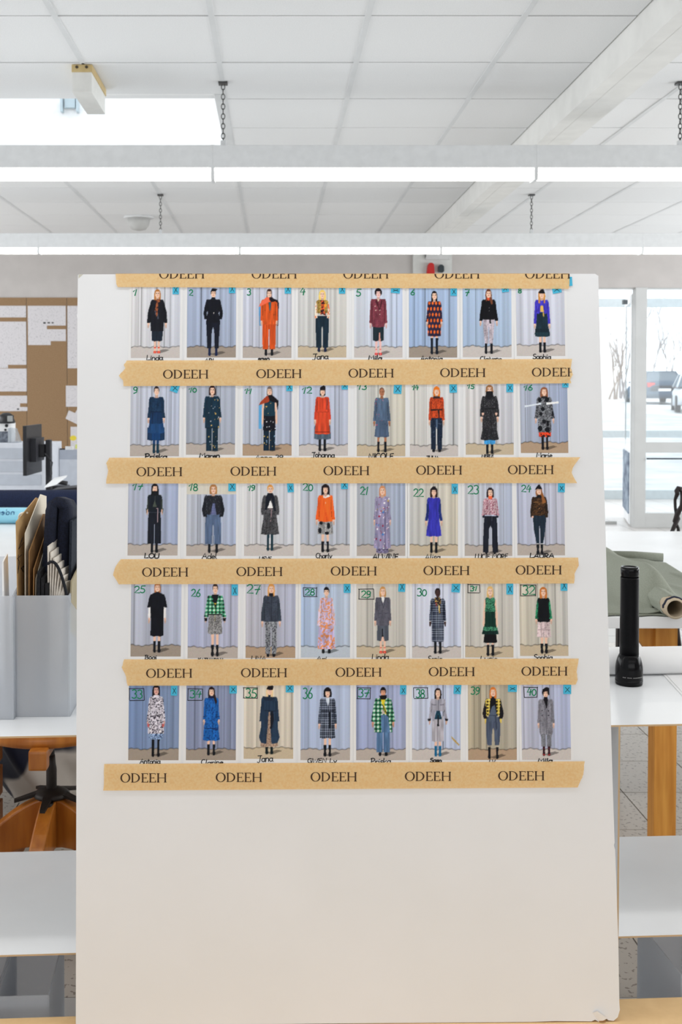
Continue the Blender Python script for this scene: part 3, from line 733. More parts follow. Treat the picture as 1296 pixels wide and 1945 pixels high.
FIG = {
1: dict(c=49, T=8.7, B=129.7, hair=((172,112,58), .165, 6.2), top=((24,26,34), 12, 12, 12, .65), slv=((22,24,31), 18, 19.2, .525, 6), skirt=((28,38,50), 11, 10, .5, .81), shoes=((222,62,44), 0, 'sandal'), ls=3.6,
   ex=[('p',((150,84,52),'n',(70,40,34),1.5,.4),[(-3,.16),(5.5,.15),(5,.2),(2,.2),(1,.36),(-1,.44),(-5,.34),(-2,.22)]),('p',(70,76,90),[(-5,.34),(-3,.33),(-2,.41),(-4,.40)]),('p',(70,76,90),[(0,.41),(2,.36),(2.4,.47),(.5,.46)])]),
2: dict(c=49, T=8.3, B=135, hair=((24,22,28), .05, 5.6), top=((18,20,29), 13.5, 10, 12.5, .5), slv=((16,18,26), 18.5, 16.5, .455, 5.5), pock=1, tr=((20,24,36), 13, 12, 10.8, 3, .89), shoes=((26,36,68), .88, ''), ls=6.2, neck=(20,22,30), fringe=.045,
   ex=[('p',(20,20,26),[(-4,.03),(-1,0),(3,.005),(8,.012),(6,.03),(3,.04)]),('e',(200,196,190),1.2,.365,.9,.014),('p',(22,24,32),[(-3.5,.14),(3.5,.14),(5,.175),(-5,.175)])]),
3: dict(c=49.5, T=7.2, B=134, hair=((58,36,34), .135, 5.2), top=((206,84,34), 15, 13, 12.5, .53), slv=((200,80,32), 16, 16.6, .475, 5), tr=((202,78,30), 12.5, 12.4, 12.2, 1.2, .9), shoes=(BLK, .89, ''), ls=5.6,
   pre=[('p',(96,152,200),[(-20,.26),(-15,.24),(-14,.56),(-18.5,.55)]),('p',(52,40,52),[(14,.17),(18.5,.21),(17.5,.56),(13,.55)])],
   ex=[('p',(50,92,102),[(-2,.2),(4,.2),(2,.33),(0,.33)]),('l',(160,60,24),[(-2,.2),(1,.36)],1),('p',(238,102,74),[(-6,.13),(1,.125),(3,.16),(2,.19),(-20,.275),(-17,.22)]),('p',(28,22,28),[(0,.13),(4,.12),(9,.15),(16,.17),(18,.23),(12,.19),(4,.2),(1,.18)]),('e',(90,40,20),-8,.325,.7,.006),('e',(90,40,20),9,.39,.8,.007),('l',(110,40,20),[(0,.34),(.3,.9)],.9)]),
4: dict(c=46, T=9.6, B=128, hair=((236,198,100), .165, 6.5), top=(((172,140,66),'n',(110,86,44),1.2,.4), 11.5, 11, 11, .375), slv=(((244,222,204),'n',(232,120,74),2.2,.42), 14.5, 14.2, .45, 5), pock=1, tr=((22,40,54), 12.6, 12.4, 11.2, 1.6, .93), shoes=((28,36,62), .925, ''), ls=6,
   ex=[('p',((222,92,50),'n',(52,24,30),1.6,.45),[(-3,.17),(4,.17),(5,.26),(4,.33),(8,.43),(1,.39),(-4,.4),(-2,.28)]),('e',(236,150,50),6,.25,2.6,.03)]),
5: dict(c=46, T=6, B=134, hair=((24,18,24), .115, 7.6), top=(((122,58,70),'n',(104,44,58),.9,.4), 14.5, 12.5, 12, .575), slv=((116,52,64), 16, 17, .52, 5), skirt=((28,42,50), 10.8, 9.8, .55, .785), shoes=((214,44,44), 0, 'sandal'), ls=3.8, skin=(228,184,178), fringe=.045,
   ex=[('p',(74,32,42),[(-4,.165),(0,.22),(1,.3),(3,.29),(5.5,.165),(8,.2),(3,.33),(0,.3),(-6,.2)]),('p',(222,206,176),[(-1.6,.165),(1.6,.165),(1,.2),(-.6,.2)]),('e',(220,206,190),-6,.27,.9,.008),('e',(220,206,190),-5,.33,.9,.008),('e',(220,206,190),3,.33,.9,.008),('e',(220,206,190),3,.39,.9,.008),('p',(214,152,140),[(1.5,.66),(3.5,.66),(4.6,.79),(.6,.79)])]),
6: dict(c=48.5, T=11.2, B=132, hair=((22,18,22), .168, 5.8), top=(((42,34,58),'dots',(232,104,40),6.5,11,1.9,3.6), 12.5, 11.5, 12.2, .715), slv=(((42,34,58),'dots',(232,104,40),6.5,11,1.9,3.2), 14.5, 16, .485, 5), shoes=((18,26,38), .745, ''), ls=4.8, skirts=[(((42,34,58),'n',(220,96,40),1.8,.5), 12, 12.4, .55, .715)]),
7: dict(c=49, T=9.5, B=132, hair=((112,66,46), .185, 5.8), top=((15,16,21), 12.5, 13.5, 14, .465), slv=((14,15,20), 16, 18, .49, 6), tr=(((190,180,190),'n',(160,150,162),1.6,.35), 11, 9.4, 7.8, 1, .84), shoes=(BLK, .835, ''), ls=5.2, neck=(220,84,50),
   ex=[('p',(112,66,46),[(1.5,.13),(6,.12),(8,.22),(6,.245),(3,.2)]),('e',(150,150,150),1,.29,.6,.005),('e',(150,150,150),1,.34,.6,.005),('p',(15,16,21),[(1,.46),(4,.46),(5,.53),(2,.535)])]),
8: dict(c=49, T=12.4, B=132, hair=((206,142,66), .215, 6.8), top=((66,58,188), 12.5, 11.5, 12, .38), slv=((62,54,180), 14.6, 15.8, .54, 4.4), skirt=((26,46,58), 9.6, 14.8, .35, .735), shoes=(BLK, .835, ''), ls=3.9,
   ex=[('p',(24,44,56),[(-4,.36),(4,.36),(9,.45),(0,.44),(-8,.45)]),('p',(222,182,84),[(-2,.25),(2,.25),(3.6,.35),(-3.6,.35)]),('l',(222,182,84),[(2.4,.34),(3,.43)],1.3),('p',(24,22,26),[(-5,.06),(-6,.035),(-1,.0),(3,-.01),(5,.01),(6.5,.06)]),('p',(58,50,160),[(-12,.37),(-4,.33),(-3.6,.25),(-5,.25)])], skirts=[((26,46,58), 9.6, 13, .35, .7),((22,38,48), 12.8, 15, .62, .72),((28,50,60), 13.5, 14, .68, .745)]),
9: dict(c=48.6, T=6.7, B=132.5, hair=((44,38,42), .075, 5.8), top=(((26,54,84),'n',(20,44,72),1.2,.5), 13.5, 12, 12, .38), slv=((24,46,70), 15.2, 17, .47, 5.5), legs=(22,58,104), shoes=((18,50,68), .86, ''), ls=3.6, nk=6, skirts=[((24,50,82), 16, 16.5, .62, .81),((20,60,108), 8, 8, .6, .8),((28,66,112), 12, 16, .48, .7),((22,50,86), 11, 12.5, .36, .56)],
   ex=[('l',(14,28,48),[(-12,.385),(12,.385)],1.1),('l',(14,28,48),[(-7,.4),(-6,.56)],.9)]),
10: dict(c=48.6, T=8, B=133, hair=((52,34,34), .145, 6.8), top=(((20,46,64),'fl',[(204,170,96),(190,190,196)],.55,1.3), 13.5, 12.2, 13.6, .635), slv=(((20,46,64),'fl',[(204,170,96)],.6,1.2), 16.2, 17.8, .48, 6), tr=(((20,44,60),'fl',[(206,176,100),(160,170,180)],.6,1.2), 11, 11, 11, .7, .985),
   ex=[('l',(12,26,36),[(-13,.638),(13,.638)],1.3)]),
11: dict(c=50, T=8, B=130.4, hair=((112,102,98), .14, 5.6), top=(((24,54,70),'fl',[(214,176,90)],.7,1.5), 10.5, 10.5, 11, .45), tr=(((16,36,52),'fl',[(120,150,180),(200,170,90)],.8,1.3), 11, 11, 11, .6, .99), skirts=[(((16,18,28),'fl',[(214,216,222)],1.2,1.5), 11, 12, .44, .68)],
   pre=[('p',(90,160,210),[(-20,.28),(-14,.28),(-15,.65),(-20,.65)])],
   ex=[('p',(160,62,36),[(-6,.15),(0,.14),(2,.2),(-2,.24),(-20,.29),(-17,.24)]),('p',(18,16,22),[(-3,.14),(4,.13),(9,.16),(17,.22),(15.5,.37),(12.6,.25),(4,.235),(0,.22)])]),
12: dict(c=44, T=7.8, B=130, hair=((30,24,30), .14, 5.6), top=((206,68,40), 12.3, 11.5, 11.5, .4), slv=((198,62,38), 14.4, 16.2, .51, 5), shoes=(BLK, .81, ''), ls=4.7, nk=5.5, skirts=[((78,94,110), 14.6, 16, .6, .815),((206,70,40), 11, 14.6, .39, .735)],
   ex=[('p',(24,22,28),[(-5,.05),(-5,.02),(0,-.005),(2,-.02),(5,0),(6,.04),(5,.062),(-5,.062)]),('l',(120,34,24),[(-12,.395),(12,.395)],1.2),('l',(90,30,26),[(-14.6,.7),(14.6,.7)],1),('p',(150,58,48),[(7,.2),(10,.2),(9.5,.36),(6.5,.36)])]),
13: dict(c=47.5, T=7.5, B=131, hair=((112,78,60), 0, 4.6), skin=(164,110,82), top=(((80,100,126),'fl',[(178,88,110),(150,110,130)],.5,1.3), 13, 10.5, 11.5, .5), slv=(((76,95,120),'fl',[(186,110,110)],.35,1.3), 14.8, 17, .515, 5.4), skirts=[(((76,94,120),'fl',[(176,84,108),(60,74,96)],.9,1.3), 11, 14, .45, .765)], shoes=(BLK, .84, ''), ls=6.6, nk=5.6),
14: dict(c=51, T=5, B=130.7, hair=((222,118,34), .155, 6.8), top=(((196,74,34),'n',(150,48,26),1.1,.36), 13, 11.5, 12.5, .475), slv=(((188,70,34),'n',(150,48,26),1.2,.3), 14.4, 15.4, .51, 4.8), tr=(((22,34,54),'n',(60,74,96),1.6,.16), 12, 11, 10.4, 1.3, .96), shoes=(BLK, .955, ''), ls=5.5, fringe=.05,
   ex=[('p',(56,38,36),[(-6,.15),(6,.15),(7,.185),(-7,.185)]),('p',(52,30,28),[(-11.5,.345),(11.5,.34),(11.5,.365),(-11.5,.37)]),('p',(52,30,28),[(2,.36),(5,.36),(6,.48),(4,.48)]),('p',(74,96,124),[(-2,.5),(2,.5),(2.4,.62),(-.4,.65)])]),
15: dict(c=46, T=4, B=136.5, hair=((150,104,66), .155, 7.8), top=(((38,38,42),'n',(84,84,88),1.0,.3), 14.5, 11, 14.5, .62), slv=(((34,34,38),'n',(70,70,74),1.1,.3), 18.6, 18.4, .46, 7), skirts=[((62,146,206), 11, 11, .75, .86),(((32,33,37),'n',(74,74,78),1.0,.22), 12.5, 17.4, .55, .8)], shoes=(BLK, .855, ''), ls=4.4, neck=(26,26,30),
   ex=[('p',(26,26,30),[(-6,.09),(6,.09),(8,.165),(3,.2),(0,.22),(-4,.2),(-8,.165)]),('l',(20,20,24),[(-11,.345),(11,.345)],1.6),('l',(20,20,24),[(2,.35),(3,.6)],1.2),('e',(224,184,164),-13,.42,2,.022),('e',(224,184,164),13,.42,2,.022)]),
16: dict(c=47, T=10, B=132, hair=((142,88,62), .165, 7.6), top=(((132,136,142),'n',(54,54,60),1.0,.48), 14, 12.5, 13, .715), slv=(((124,128,134),'n',(48,48,54),1.1,.5), 17, 20, .5, 7), skirts=[(((224,70,40),'n',(40,26,28),2,.4), 12.4, 12, .66, .795)], shoes=((16,16,22), .78, ''), ls=4.2,
   mid=[('e',BLK,-9,.21,3.4,.035),('e',BLK,5,.2,4,.04),('e',BLK,-3,.35,4,.034),('e',BLK,-7,.43,3.4,.032),('e',BLK,-1,.55,4,.036),('e',BLK,6,.58,2.6,.05),('e',BLK,-9,.66,4.4,.045),('e',BLK,5,.68,5,.04),('e',BLK,16,.42,1.8,.05)], ex=[('l',(214,222,232),[(-38,.31),(-6,.265)],3.2),('l',(232,238,244),[(4,.265),(28,.245)],4.2),('p',(26,24,28),[(-5,.15),(5,.15),(6,.175),(-6,.175)])]),
17: dict(c=49, T=5.6, B=133, hair=((24,20,24), .155, 7), top=((24,30,40), 13, 12, 12, .41), slv=((62,70,62), 14.6, 16.2, .37, 5.5), tr=((24,28,38), 11.8, 12.2, 12.6, .7, .865), shoes=(BLK, .86, ''), ls=4.2, neck=(20,22,28),
   ex=[('p',(20,22,28),[(-5,.105),(5,.105),(8,.17),(-8,.17)]),('p',(70,78,70),[(-4,.34),(0,.24),(4,.34)]),('p',(62,70,62),[(-16.4,.36),(-14,.36),(-15,.44)]),('p',(62,70,62),[(16.4,.36),(14,.36),(15,.44)]),('l',(196,168,174),[(3,.36),(6,.36)],1),('l',(196,168,174),[(6,.36),(5.4,.56)],1),('l',(150,150,140),[(.6,.18),(.6,.26)],.9)]),
18: dict(c=49.5, T=4.8, B=132.3, hair=((174,122,74), .14, 7.4), top=(((32,34,42),'n',(70,74,82),1.0,.24), 16, 15, 15, .44), slv=((26,28,36), 21, 18.6, .475, 7), pock=1, tr=((82,100,130), 14.5, 15.2, 15, 2, .875), shoes=(BLK, .865, ''), ls=6.8,
   pre=[('p',(206,202,190),[(-60,-.1),(60,-.1),(60,.15),(-60,.15)],0.05)],
   ex=[('p',((104,112,152),'ck',(60,66,100),3,3,.7),[(-1,.28),(3,.28),(6,.445),(-5,.445)]),('l',(54,68,94),[(0,.56),(.4,.87)],1)]),
19: dict(c=48, T=5.6, B=128.7, hair=((216,150,72), .13, 6.4), top=(((84,84,88),'n',(58,58,62),1.1,.4), 13.5, 13, 11.5, .42), slv=(((80,80,84),'n',(58,58,62),1.1,.4), 17, 16.6, .455, 6), pock=1, skirts=[(((74,74,78),'n',(48,48,52),1.3,.4), 10.5, 17, .35, .755)], shoes=((24,50,62), .75, ''), ls=3.6, neck=(20,24,36),
   ex=[('p',(20,24,36),[(-5,.13),(5,.13),(8,.2),(11,.4),(7,.4),(2,.2),(-6,.38),(-10,.38),(-8,.2)]),('p',(234,230,228),[(0,.24),(3,.28),(5,.36),(-5,.36)]),('l',(30,30,36),[(-6,.36),(8,.36)],1.3),('l',(170,140,148),[(-2,.37),(2,.37)],1),('l',(170,140,148),[(3,.37),(1,.56)],1)]),
20: dict(c=46.5, T=5, B=131.7, hair=((30,22,26), .16, 8.2), top=((244,98,36), 13.2, 12.6, 13.2, .545), slv=((238,92,34), 15.8, 18.4, .52, 6), skirts=[(((168,168,168),'n',(120,120,122),1.0,.5), 12.4, 14.8, .54, .735)], shoes=(BLK, .835, ''), ls=4.6, fringe=.05,
   mid=[('e',BLK,-8,.57,3,.028),('e',BLK,6,.61,3.2,.046),('e',BLK,-10,.68,3,.042),('e',BLK,3,.72,4,.024)], ex=[('p',(232,220,216),[(-5,.15),(0,.185),(5,.15),(9,.18),(2,.2),(0,.21),(-4,.195)]),('l',(250,180,150),[(.5,.26),(.5,.29)],.8),('l',(206,70,24),[(1,.42),(3,.55)],.8)]),
21: dict(c=48.5, T=5, B=134, hair=((204,140,98), .15, 6.6), top=(((146,140,172),'fl',[(232,196,210),(240,240,246),(140,40,66),(196,170,90)],.55,1.6), 13.5, 13, 14, .55), slv=(((142,136,168),'fl',[(220,170,190),(130,50,80)],.7,1.2), 14.6, 17, .5, 5), skirts=[(((128,122,156),'n',(80,70,96),1.4,.4), 11, 11.5, .85, .99),(((142,136,168),'fl',[(232,190,206),(240,240,246),(146,40,66),(80,120,180)],.6,1.6), 13, 16.2, .5, .925)],
   ex=[('e',(76,120,184),1.5,.39,2.2,.018),('e',(76,120,184),1,.715,2.2,.018),('l',(70,60,96),[(5,.3),(5.5,.92)],1.2),('e',(240,236,244),4,.255,1.8,.014),('e',(160,40,64),-6,.45,1.8,.016)]),
22: dict(c=46, T=6.2, B=132.7, hair=((50,34,32), .155, 7.4), top=((52,52,168), 12.3, 8.4, 11, .5), slv=((30,48,120), 14, 16.8, .51, 4.8), skirts=[((54,54,170), 8.6, 15, .36, .745)], shoes=(BLK, .84, ''), ls=4.4,
   ex=[('p',(26,24,30),[(-6,.06),(-5,.02),(-1,-.005),(3,0),(6,.03),(6.4,.06),(3,.05),(-3,.05)])]),
23: dict(c=50, T=6, B=134.7, hair=((40,30,36), .145, 7.2), top=(((196,168,176),'n',(140,70,90),1.2,.36), 13, 13, 13.6, .42), slv=(((192,164,172),'n',(150,80,100),1.3,.38), 16, 16.6, .425, 5.5), pock=1, tr=((24,28,40), 12.6, 13.4, 15, 4, .97), shoes=(BLK, .965, ''), ls=8, neck=(236,100,62),
   ex=[('p',(236,100,62),[(-3.6,.125),(3.6,.125),(4,.16),(-4,.16)]),('p',(180,190,214),[(-12,.41),(12,.415),(12,.43),(-12,.428)]),('p',(34,38,52),[(-16,.43),(-11,.41),(-12,.455),(-15,.46)]),('p',(34,38,52),[(16,.43),(11,.41),(12,.455),(15,.46)]),('l',(120,96,110),[(-1,.19),(-1,.42)],1),('l',(170,170,180),[(3,.43),(3,.5)],.7)]),
24: dict(c=43.5, T=3, B=137, hair=((140,86,48), .15, 6.4), top=(((80,54,32),'n',(40,28,22),1.6,.45), 14, 13.2, 14, .43), slv=(((54,38,26),'n',(34,26,22),1.4,.5), 17.4, 17, .46, 6), pock=1, tr=((28,42,56), 12.6, 10.6, 6.6, .8, .835), shoes=(BLK, .85, ''), ls=3.9, neck=(20,20,26),
   ex=[('p',(20,20,26),[(-4,.14),(4,.14),(5,.18),(-5,.18)]),('p',(146,92,50),[(4,.08),(7,.1),(13,.24),(7,.27),(5,.2)]),('p',(20,20,26),[(-7.5,.06),(-5,.02),(-1,-.012),(2,-.01),(6,.05),(4,.052),(-3,.05)]),('l',(150,104,60),[(-11,.24),(-2,.24)],1),('l',(150,104,60),[(3,.25),(12,.25)],1),('e',(176,130,80),.4,.27,.8,.007),('e',(176,130,80),.4,.33,.8,.007),('e',(224,184,164),-13,.455,2,.014),('l',(214,214,214),[(-6.4,.838),(-2,.838)],1),('l',(214,214,214),[(2,.838),(6.4,.838)],1)]),
25: dict(c=48, T=2.5, B=131, hair=((166,106,66), .14, 6.2), top=((17,19,27), 13, 12, 12, .5), slv=((232,230,232), 16.4, 17, .5, 5), skirts=[((17,19,27), 11.6, 11.8, .45, .765)], shoes=(BLK, .835, ''), ls=4.2, neck=(17,19,27),
   ex=[('p',(17,19,27),[(-5,.145),(5,.145),(13,.175),(16,.25),(18.4,.36),(12,.35),(0,.37),(-12,.35),(-18.4,.36),(-16,.25),(-13,.175)],.3)]),
26: dict(c=50, T=1, B=134.8, hair=((52,42,40), .1, 5.6), top=(((52,150,106),'bk',(24,40,36),(190,220,204),7), 14.2, 14, 15, .42), slv=(((52,150,106),'bk',(24,40,36),(180,214,198),7), 18, 20.5, .46, 7.5), skirts=[(((150,150,150),'n',(92,92,94),.9,.48), 12, 13.2, .42, .695)], shoes=(BLK, .84, ''), ls=4.4,
   ex=[('p',BLK,[(-6,.155),(6,.155),(4,.24),(1,.33),(-1,.33),(-4,.24)]),('l',(214,184,60),[(-.4,.26),(-.4,.52)],1.3),('l',(214,184,60),[(-2,.275),(2,.28)],1.4),('p',(20,20,24),[(-20,.47),(-14,.47),(-14.4,.515),(-19.4,.515)]),('p',(20,20,24),[(20,.47),(14,.47),(14.4,.515),(19.4,.515)]),('l',(30,40,36),[(-14,.425),(14,.425)],1.4)]),
27: dict(c=47, T=.5, B=136, hair=((216,154,86), .17, 6.8), top=(((62,70,84),'n',(54,60,74),1.0,.5), 14, 13, 13.4, .515), slv=((52,60,72), 17.6, 19, .51, 6.4), tr=(((140,144,150),'n',(66,68,76),1.3,.4), 11, 10.6, 10.2, 1.2, .955), shoes=(BLK, .95, ''), ls=5.4, neck=(24,22,28),
   ex=[('p',(26,24,30),[(-3.6,.13),(3.6,.13),(4.4,.165),(-4.4,.165)]),('l',(30,34,44),[(.8,.18),(.8,.51)],.8),('l',(34,40,50),[(-10,.255),(-2,.27)],1),('l',(34,40,50),[(3,.265),(11,.25)],1)]),
28: dict(c=47.5, T=6, B=131, hair=((22,20,26), .05, 5.6), top=(((196,180,214),'n',(216,146,104),2.2,.42), 11.5, 11, 14, .55), slv=(((206,190,214),'n',(226,176,156),2.2,.4), 15, 17.6, .58, 7), pock=1, skirts=[(((190,174,212),'n',(214,138,92),2.6,.46), 13, 17, .5, .93)], shoes=((22,26,30), .92, ''), ls=5.5, fringe=.05, nk=5),
29: dict(c=49, T=5.3, B=130.7, hair=((196,142,82), .155, 6), top=(((92,92,104),'n',(82,82,94),.9,.5), 13.4, 11.4, 12, .58), slv=((86,86,98), 15, 16.2, .51, 4.8), skirts=[((80,86,98), 10.6, 11, .56, .81)], shoes=((214,54,40), 0, 'sandal'), ls=3.5,
   ex=[('p',(232,232,234),[(-2.4,.155),(2.4,.155),(3,.19),(.6,.26),(-2,.2)]),('l',(62,62,74),[(-5,.17),(2,.33)],1.2),('l',(62,62,74),[(6,.17),(1,.33)],1.2),('p',(28,28,34),[(-1.4,.63),(0,.63),(1.4,.75),(-1.8,.75)]),('p',(222,184,164),[(-1.6,.75),(1.6,.75),(3,.82),(-3,.82)]),('l',(60,60,70),[(-9,.4),(-4,.405)],.9),('l',(60,60,70),[(4,.405),(9,.4)],.9)]),
30: dict(c=48, T=7, B=131, hair=((28,22,24), .03, 4.7), skin=(66,46,44), top=(((30,36,54),'ck',(176,188,206),3.6,4.2,.9), 13.2, 11.5, 11.5, .6), slv=(((26,32,48),'ck',(150,162,184),3.6,4.2,.8), 15, 16.2, .5, 4.8), skirts=[(((30,36,54),'ck',(186,196,212),3.6,4.2,.95), 11.4, 11.6, .45, .815)], shoes=(BLK, .81, ''), ls=4.6, neck=(60,42,40), fringe=.03,
   ex=[('p',((34,28,34),'n',(196,160,90),1.4,.4),[(-5,.14),(5,.14),(7,.2),(4,.28),(5,.4),(2,.36),(1,.25),(-2,.28),(-6,.2)]),('p',(210,180,96),[(1.6,.27),(3.4,.26),(4.4,.38),(3,.38)]),('p',(170,70,80),[(-4,.22),(-2,.22),(-1.6,.29),(-3,.28)]),('l',(232,232,236),[(-16.4,.508),(-12,.508)],1.2),('l',(232,232,236),[(16.4,.508),(12,.508)],1.2)]),
31: dict(c=48, T=1.9, B=135.5, hair=((216,178,112), .155, 6.6), top=(((74,150,112),'n',(22,62,52),.9,.44), 9.8, 10.6, 11, .36), skin=(226,190,168), skirts=[((15,16,20), 10, 13.4, .62, .81),(((18,58,50),'v',(10,26,26)), 14, 16.4, .62, .69),(((74,146,112),'n',(24,66,54),.9,.46), 13, 14.4, .56, .64),(((18,62,50),'v',(8,30,28)), 10.8, 13, .35, .58)], shoes=(BLK, .835, ''), ls=4.6, nk=4.6),
32: dict(c=46, T=6.7, B=133.5, hair=((188,112,52), .175, 7.4), top=((15,17,22), 11.5, 11, 13, .46), slv=(((48,146,104),'n',(24,92,66),1.6,.36), 15, 16.2, .48, 4.8), skirts=[(((204,186,188),'n',(170,150,154),2,.3), 11, 13.4, .47, .755),(((14,16,20),'v',(22,26,30)), 11.6, 14, .4, .525)], shoes=(BLK, .85, ''), ls=4,
   ex=[('l',(150,130,134),[(-12,.645),(12,.645)],1),('l',(164,144,148),[(-5,.56),(-5,.75)],.8),('l',(164,144,148),[(3,.56),(4,.75)],.8)]),
33: dict(c=50, T=.5, B=132, hair=((24,18,22), .16, 7.2), top=(((212,208,220),'n',(52,48,60),1.3,.36), 12.4, 12.6, 15, .675), slv=(((210,206,218),'n',(56,50,62),1.3,.34), 15.4, 17.2, .5, 6), skin=(206,160,150), skirts=[(((150,176,214),'n',(60,80,120),1.3,.4), 12, 12.4, .64, .755)], shoes=((14,14,20), .745, ''), ls=4.8,
   ex=[('p',(214,210,222),[(-5,.14),(5,.14),(6,.175),(-6,.175)]),('l',(90,84,100),[(-3,.5),(-3.4,.67)],1),('l',(90,84,100),[(4,.5),(4.4,.67)],1),('e',(190,90,90),-14,.56,1.8,.028),('e',(190,90,90),13,.56,1.8,.028)]),
34: dict(c=46.5, T=2.5, B=129, hair=((40,28,28), .165, 6.4), top=(((30,98,178),'n',(22,62,126),1.8,.36), 12.6, 11.6, 12.6, .5), slv=((28,90,166), 14.2, 15.6, .475, 4.8), skirts=[(((30,98,178),'n',(22,62,126),1.8,.36), 12, 15.6, .45, .785)], shoes=(BLK, .84, ''), ls=4.9, neck=(24,30,60),
   ex=[('p',(24,34,70),[(-5,.145),(5,.145),(6,.175),(-6,.175)]),('p',(40,28,28),[(3,.12),(7,.12),(10.5,.22),(8,.26),(5,.2)]),('l',(18,32,72),[(-13,.605),(13.6,.62)],1.4),('l',(18,32,72),[(-15.4,.44),(-11,.44)],1),('l',(18,32,72),[(15.4,.44),(11,.44)],1)]),
35: dict(c=47.5, T=2, B=130, hair=((236,204,154), .175, 6.8), top=((36,54,76), 14.4, 13, 16, .6), slv=((34,50,70), 17, 18.4, .52, 6.5), pock=1, skirts=[(((170,146,128),'n',(120,98,84),1.0,.4), 16, 17, .8, .885),((36,54,76), 13.5, 19, .45, .76),((36,54,76), 19, 15.5, .745, .84)], shoes=((16,28,32), .89, ''), ls=4.6, neck=(30,44,62),
   ex=[('p',((170,146,128),'n',(120,98,84),1.0,.4),[(-2,.39),(1,.38),(2,.6),(4,.85),(-6,.86),(-3,.6)]),('p',(28,40,58),[(-13,.15),(-9,.16),(5,.165),(9,.18),(4,.22),(-8,.215),(-12,.19)]),('l',(22,30,44),[(-10,.365),(11,.37)],1.6),('p',(20,24,34),[(3,.37),(7,.38),(8,.5),(5,.62),(1,.63),(2,.5)]),('p',(22,20,26),[(-5,.06),(-6,.05),(-3,.01),(3,0),(6,-.005),(7.4,.02),(6,.062)])]),
36: dict(c=50, T=3, B=131.7, hair=((20,18,24), .135, 7.8), top=(((34,40,54),'ck',(170,182,204),3.6,4.2,.85), 14, 11.5, 13, .46), slv=(((30,36,50),'ck',(160,172,196),3.6,4.2,.8), 16, 17.6, .52, 5), skirts=[(((32,38,52),'ck',(180,192,212),3.6,4.2,.9), 12, 14.6, .44, .735)], shoes=(BLK, .83, ''), ls=4.4, fringe=.06,
   ex=[('p',(206,216,232),[(-3,.15),(3,.15),(3.4,.19),(1,.27),(-2.6,.2)]),('l',(22,26,36),[(-11,.345),(12,.345)],1.4),('p',(20,24,34),[(2,.35),(6,.36),(6.6,.58),(3,.6)])]),
37: dict(c=50, T=2.5, B=130.7, hair=((22,18,22), .06, 6), skin=(206,150,122), top=(((48,128,88),'bk',(20,38,36),(206,224,214),7.5), 15, 15.5, 16.4, .655), slv=(((48,128,88),'bk',(20,38,36),(190,212,202),7.5), 20, 22.6, .5, 8), tr=((80,112,150), 12, 12.2, 12.4, 1, .945), shoes=(BLK, .94, ''), ls=5.6, fringe=.05, neck=(20,18,22),
   ex=[('p',(80,112,150),[(-4,.4),(9,.4),(13,.66),(-3,.66)],.34),('p',(226,206,50),[(-4,.17),(5,.17),(2,.25),(8,.4),(4,.39),(-2,.26)]),('p',(30,34,34),[(-2,.26),(-.6,.25),(10,.43),(7.4,.42)]),('p',(206,190,186),[(-2.4,.33),(1,.34),(3,.39),(-2,.39)]),('p',(20,18,22),[(-7,.125),(7,.115),(7,.15),(4,.185),(-5,.18)]),('l',(56,84,120),[(2,.4),(2,.93)],.9)]),
38: dict(c=49, T=1.2, B=131, hair=((32,24,28), .158, 6.8), top=((160,160,174), 14, 13, 12.6, .34), slv=((158,158,172), 16, 18, .455, 5), skirts=[((170,168,178), 11.2, 11.4, .42, .785)], shoes=((26,96,138), .845, ''), ls=3.9,
   ex=[('p',((26,66,84),'n',(18,40,60),1.4,.4),[(-3,.335),(4,.335),(7.6,.455),(-6.4,.455)]),('p',BLK,[(-.6,.4),(1.4,.4),(2.4,.56),(-1.4,.56)]),('p',(150,150,164),[(-12,.33),(-5,.33),(-6.4,.49),(-10,.48)]),('p',(34,32,36),[(-19.6,.455),(-13,.445),(-13.4,.48),(-18.6,.485)]),('p',(34,32,36),[(19.6,.455),(13,.445),(13.4,.48),(18.6,.485)]),('l',(90,90,104),[(-12,.245),(-3,.25)],1),('l',(90,90,104),[(4,.25),(12,.245)],1),('l',(70,70,84),[(1,.17),(1,.33)],.8),('l',(120,118,130),[(-1,.56),(-1,.78)],.8)]),
39: dict(c=47.5, T=-.2, B=136, hair=((212,122,54), .155, 6.8), top=(((206,180,70),'bk',(40,34,30),(226,206,120),6), 14.6, 12.6, 13, .4), slv=((24,22,28), 20.4, 17.6, .44, 7), pock=1, tr=((74,84,104), 13.4, 13.6, 11, 3, .81), shoes=(BLK, .835, ''), ls=7.4, neck=(20,20,26),
   ex=[('p',(20,20,26),[(-4,.155),(4,.155),(6,.2),(7,.36),(-7,.36),(-6,.2)]),('p',(80,92,112),[(-2,.27),(3,.25),(7,.4),(8,.48),(-9,.48),(-8,.4)]),('l',(54,62,80),[(-9,.395),(9,.4)],1.6),('p',(60,68,86),[(3,.4),(6.6,.41),(8,.58),(4.6,.61)]),('p',(210,184,80),[(-16,.45),(-13,.44),(-14,.51),(-16,.51)]),('p',(210,184,80),[(16,.45),(13,.44),(13.4,.5),(15.6,.5)])]),
40: dict(c=46, T=3.7, B=131, hair=((24,22,28), .125, 7.2), top=(((134,134,144),'n',(112,112,122),.9,.5), 13.4, 11.8, 12.2, .68), slv=(((130,130,140),'n',(110,110,120),.9,.5), 15, 16.2, .51, 4.8), tr=(((120,122,130),'n',(100,102,110),.9,.5), 10, 9.8, 9.6, 1.2, .855), shoes=((52,26,32), .85, ''), ls=4.8, neck=(22,20,26),
